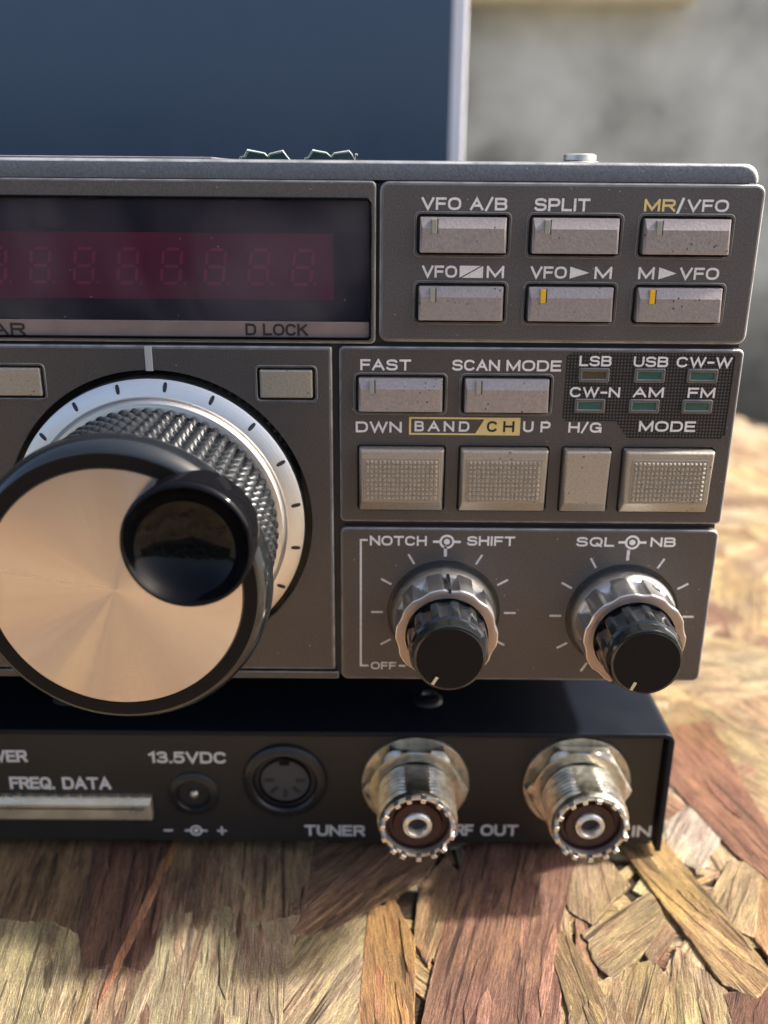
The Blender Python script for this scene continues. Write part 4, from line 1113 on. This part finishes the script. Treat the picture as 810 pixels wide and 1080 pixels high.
random.seed(33)
for k in range(2600):
    fx, fy = random.uniform(-410, 410), random.uniform(-300, 470)
    if -75 < fx < 95 and -70 < fy < 75: rnd_flake(fx, fy, .55, -.9, -.35)
    else: rnd_flake(fx, fy, 1, -.75, .0)
for k in range(700):
    x, y = random.uniform(60, 230), random.uniform(35, 420)
    rnd_flake(x, y, 1, -.4, .35)
for k in range(200):
    x, y = random.uniform(-100, 120), random.uniform(-66, 20)
    rnd_flake(x, y, .34, -.75, -.1)
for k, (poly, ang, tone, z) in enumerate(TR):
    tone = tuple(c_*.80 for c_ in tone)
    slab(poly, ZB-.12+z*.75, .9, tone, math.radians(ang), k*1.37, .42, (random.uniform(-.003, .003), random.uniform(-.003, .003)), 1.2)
# long narrow shavings raised along the larger strands
random.seed(5)
for k, (poly, ang, tone, z) in enumerate(TR):
    xs = [p[0] for p in poly]; ys = [max(p[1], -48) for p in poly]
    if max(xs)-min(xs) < 7: continue
    for q in range(int((max(xs)-min(xs))*.9)):
        px, py = random.uniform(min(xs), max(xs)), random.uniform(min(ys), max(ys))
        a = math.radians(ang)+random.gauss(0, .05); L_ = random.uniform(7, 24); W_ = random.uniform(.5, 2.4)
        ca, sa = math.cos(a), math.sin(a)
        pl = [(px+u*ca-v*sa, py+u*sa+v*ca) for u, v in ((-L_/2, -W_*.15), (-L_*.2, -W_/2), (L_*.3, -W_/2), (L_/2, 0), (L_*.25, W_/2), (-L_*.3, W_*.4))]
        if not all(inside(p, poly) for p in pl): continue
        kk = random.uniform(.5, 1.1); t = (tone[0]*kk, tone[1]*kk*random.uniform(.9, 1.05), tone[2]*kk)
        slab(pl, ZB-.12+z*.75+random.uniform(.05, .22), .4, t, a, k+q*.31, .10, sub=1.5)
# thin splinters lying along the strand edges
for k in range(45):
    x, y = random.uniform(-60, 90), random.uniform(-45, 30); a = random.gauss(1.6, .7); L = random.uniform(3, 9); W_ = random.uniform(.25, .6)
    ca, sa = math.cos(a), math.sin(a)
    poly = [(x+u*ca-v*sa, y+u*sa+v*ca) for u, v in ((-L/2, 0), (0, -W_/2), (L/2, 0), (0, W_/2))]
    slab(poly, ZB+random.uniform(-.1, .2), .3, random.choice(((.56, .42, .24), (.52, .38, .22), (.46, .3, .18))), a, k, .08, sub=2.5)
for v in bm.verts: v.co = Vector((v.co.x/1000, v.co.y/1000, (v.co.z+G)/1000))
me = bpy.data.meshes.new('strand_board'); bm.to_mesh(me); bm.free(); me.materials.append(M['wood'])
bd = bpy.data.objects.new('strand_board', me); C.objects.link(bd)
bd['label'] = 'worn board of pressed brown and yellow wood strands under everything'; bd['category'] = 'board'

# ================================================================== BACKGROUND
scr = thing('flat_screen', (-150, 242, -G), 'dark blue flat screen with a pale right edge, standing behind the radio', 'screen')
bm = bmesh.new(); rr_block(bm, -330, 30.5, -118, 175, 231, 243, 2, 1); obj('housing', bm, M['bezel'], scr, (-150, 240, 0))
bm = bmesh.new(); box(bm, -322, 25.0, 230.4, 232, -110, 167); obj('screen_panel', bm, M['screen'], scr, (-150, 231, 0), bevel=.3)
bm = bmesh.new(); box(bm, -220, -80, 225, 300, -G+.3, -G+4); box(bm, -170, -130, 243.1, 252, -G+4, 20); obj('stand', bm, M['black'], scr, (-150, 245, -120), bevel=.8)
# wall and ground
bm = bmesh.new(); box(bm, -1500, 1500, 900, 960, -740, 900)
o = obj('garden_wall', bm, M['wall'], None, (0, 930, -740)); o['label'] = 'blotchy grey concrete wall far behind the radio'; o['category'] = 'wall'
bm = bmesh.new(); box(bm, -200, 302, 860, 899, 164.5, 188)
o = obj('wooden_plank', bm, M['plank'], None, (0, 880, 175), bevel=2); o['label'] = 'pale cream plank fixed high on the grey wall'; o['category'] = 'plank'
bm = bmesh.new()
vs = [bm.verts.new(p) for p in ((-40000, -40000, -740), (40000, -40000, -740), (40000, 40000, -740), (-40000, 40000, -740))]; bm.faces.new(vs)
o = obj('ground', bm, M['ground'], None, (0, 0, -740)); o['kind'] = 'structure'
# added, unseen hedge that shuts out low sky and darkens reflections
random.seed(3); bm = bmesh.new()
bmesh.ops.create_grid(bm, x_segments=60, y_segments=30, size=.5)
for v in bm.verts:
    x, z = v.co.x*7000, v.co.y*900-330
    v.co = Vector((x, -1500+random.uniform(-90, 60)-((z+330)/450)**2*60, z+random.uniform(-30, 30)))
g_ = bmesh.ops.extrude_face_region(bm, geom=bm.faces[:])
for v in [e for e in g_['geom'] if isinstance(e, bmesh.types.BMVert)]: v.co.y -= 600
o = obj('blocker', bm, M['blocker_tint'], None, (0, -1800, -740)); o['label'] = 'added unseen green hedge across the yard behind the camera'; o['category'] = 'blocker'
# trestle that carries the board
tb = thing('work_trestle', (-20, 0, -740), 'timber trestle frame that carries the strand board', 'trestle')
bm = bmesh.new(); box(bm, -400, 200, -380, 380, -G-40, -G-13.2); obj('table_frame', bm, M['plank'], tb, (0, 0, -160))
for x in (-380, 150):
    for y in (-360, 320):
        bm = bmesh.new(); box(bm, x, x+40, y, y+40, -740, -G-40.2); obj('leg', bm, M['plank'], tb, (x, y, -740))

# ================================================================== LIGHT, CAMERA
SUN_EL, SUN_AZ = math.radians(43), math.radians(81)       # azimuth clockwise from +Y
wd = bpy.data.worlds.new('World'); sc.world = wd; wd.use_nodes = True
nt = wd.node_tree; bg = nt.nodes['Background']
sky = nt.nodes.new('ShaderNodeTexSky'); sky.sky_type = 'NISHITA'; sky.sun_disc = False
sky.sun_elevation = SUN_EL; sky.sun_rotation = SUN_AZ; sky.air_density = .7; sky.dust_density = 5; sky.ozone_density = .6
nt.links.new(sky.outputs[0], bg.inputs[0]); bg.inputs[1].default_value = .15
sd = bpy.data.lights.new('sun', 'SUN'); sd.energy = 4.6; sd.angle = math.radians(3); sd.color = (1, .95, .89)
so = bpy.data.objects.new('sun', sd); C.objects.link(so)
dirv = Vector((math.sin(SUN_AZ)*math.cos(SUN_EL), math.cos(SUN_AZ)*math.cos(SUN_EL), math.sin(SUN_EL)))
so.rotation_euler = dirv.to_track_quat('Z', 'Y').to_euler(); so.location = (1, 0, 1)

cd = bpy.data.cameras.new('camera'); co = bpy.data.objects.new('camera', cd); C.objects.link(co)
X_, U_, F_ = Vector((.99996675, .00043416, .00814258)), Vector((-.00781179, .33732049, .94135746)), Vector((.00233796, .94138977, -.33731267))
co.matrix_world = Matrix(((X_.x, U_.x, -F_.x, 0), (X_.y, U_.y, -F_.y, -.155), (X_.z, U_.z, -F_.z, G/1000), (0, 0, 0, 1)))
cd.sensor_fit = 'VERTICAL'; cd.sensor_height = 36; cd.lens = 980.17/1080*36
cd.clip_start = .01; cd.clip_end = 200
cd.dof.use_dof = True; cd.dof.focus_distance = .153; cd.dof.aperture_fstop = 13
sc.camera = co
sc.view_settings.view_transform = 'Standard'; sc.view_settings.look = 'None'; sc.view_settings.gamma = 1
sc.view_settings.exposure = 1.1
try: sc.cycles.use_denoising = True
except Exception: pass
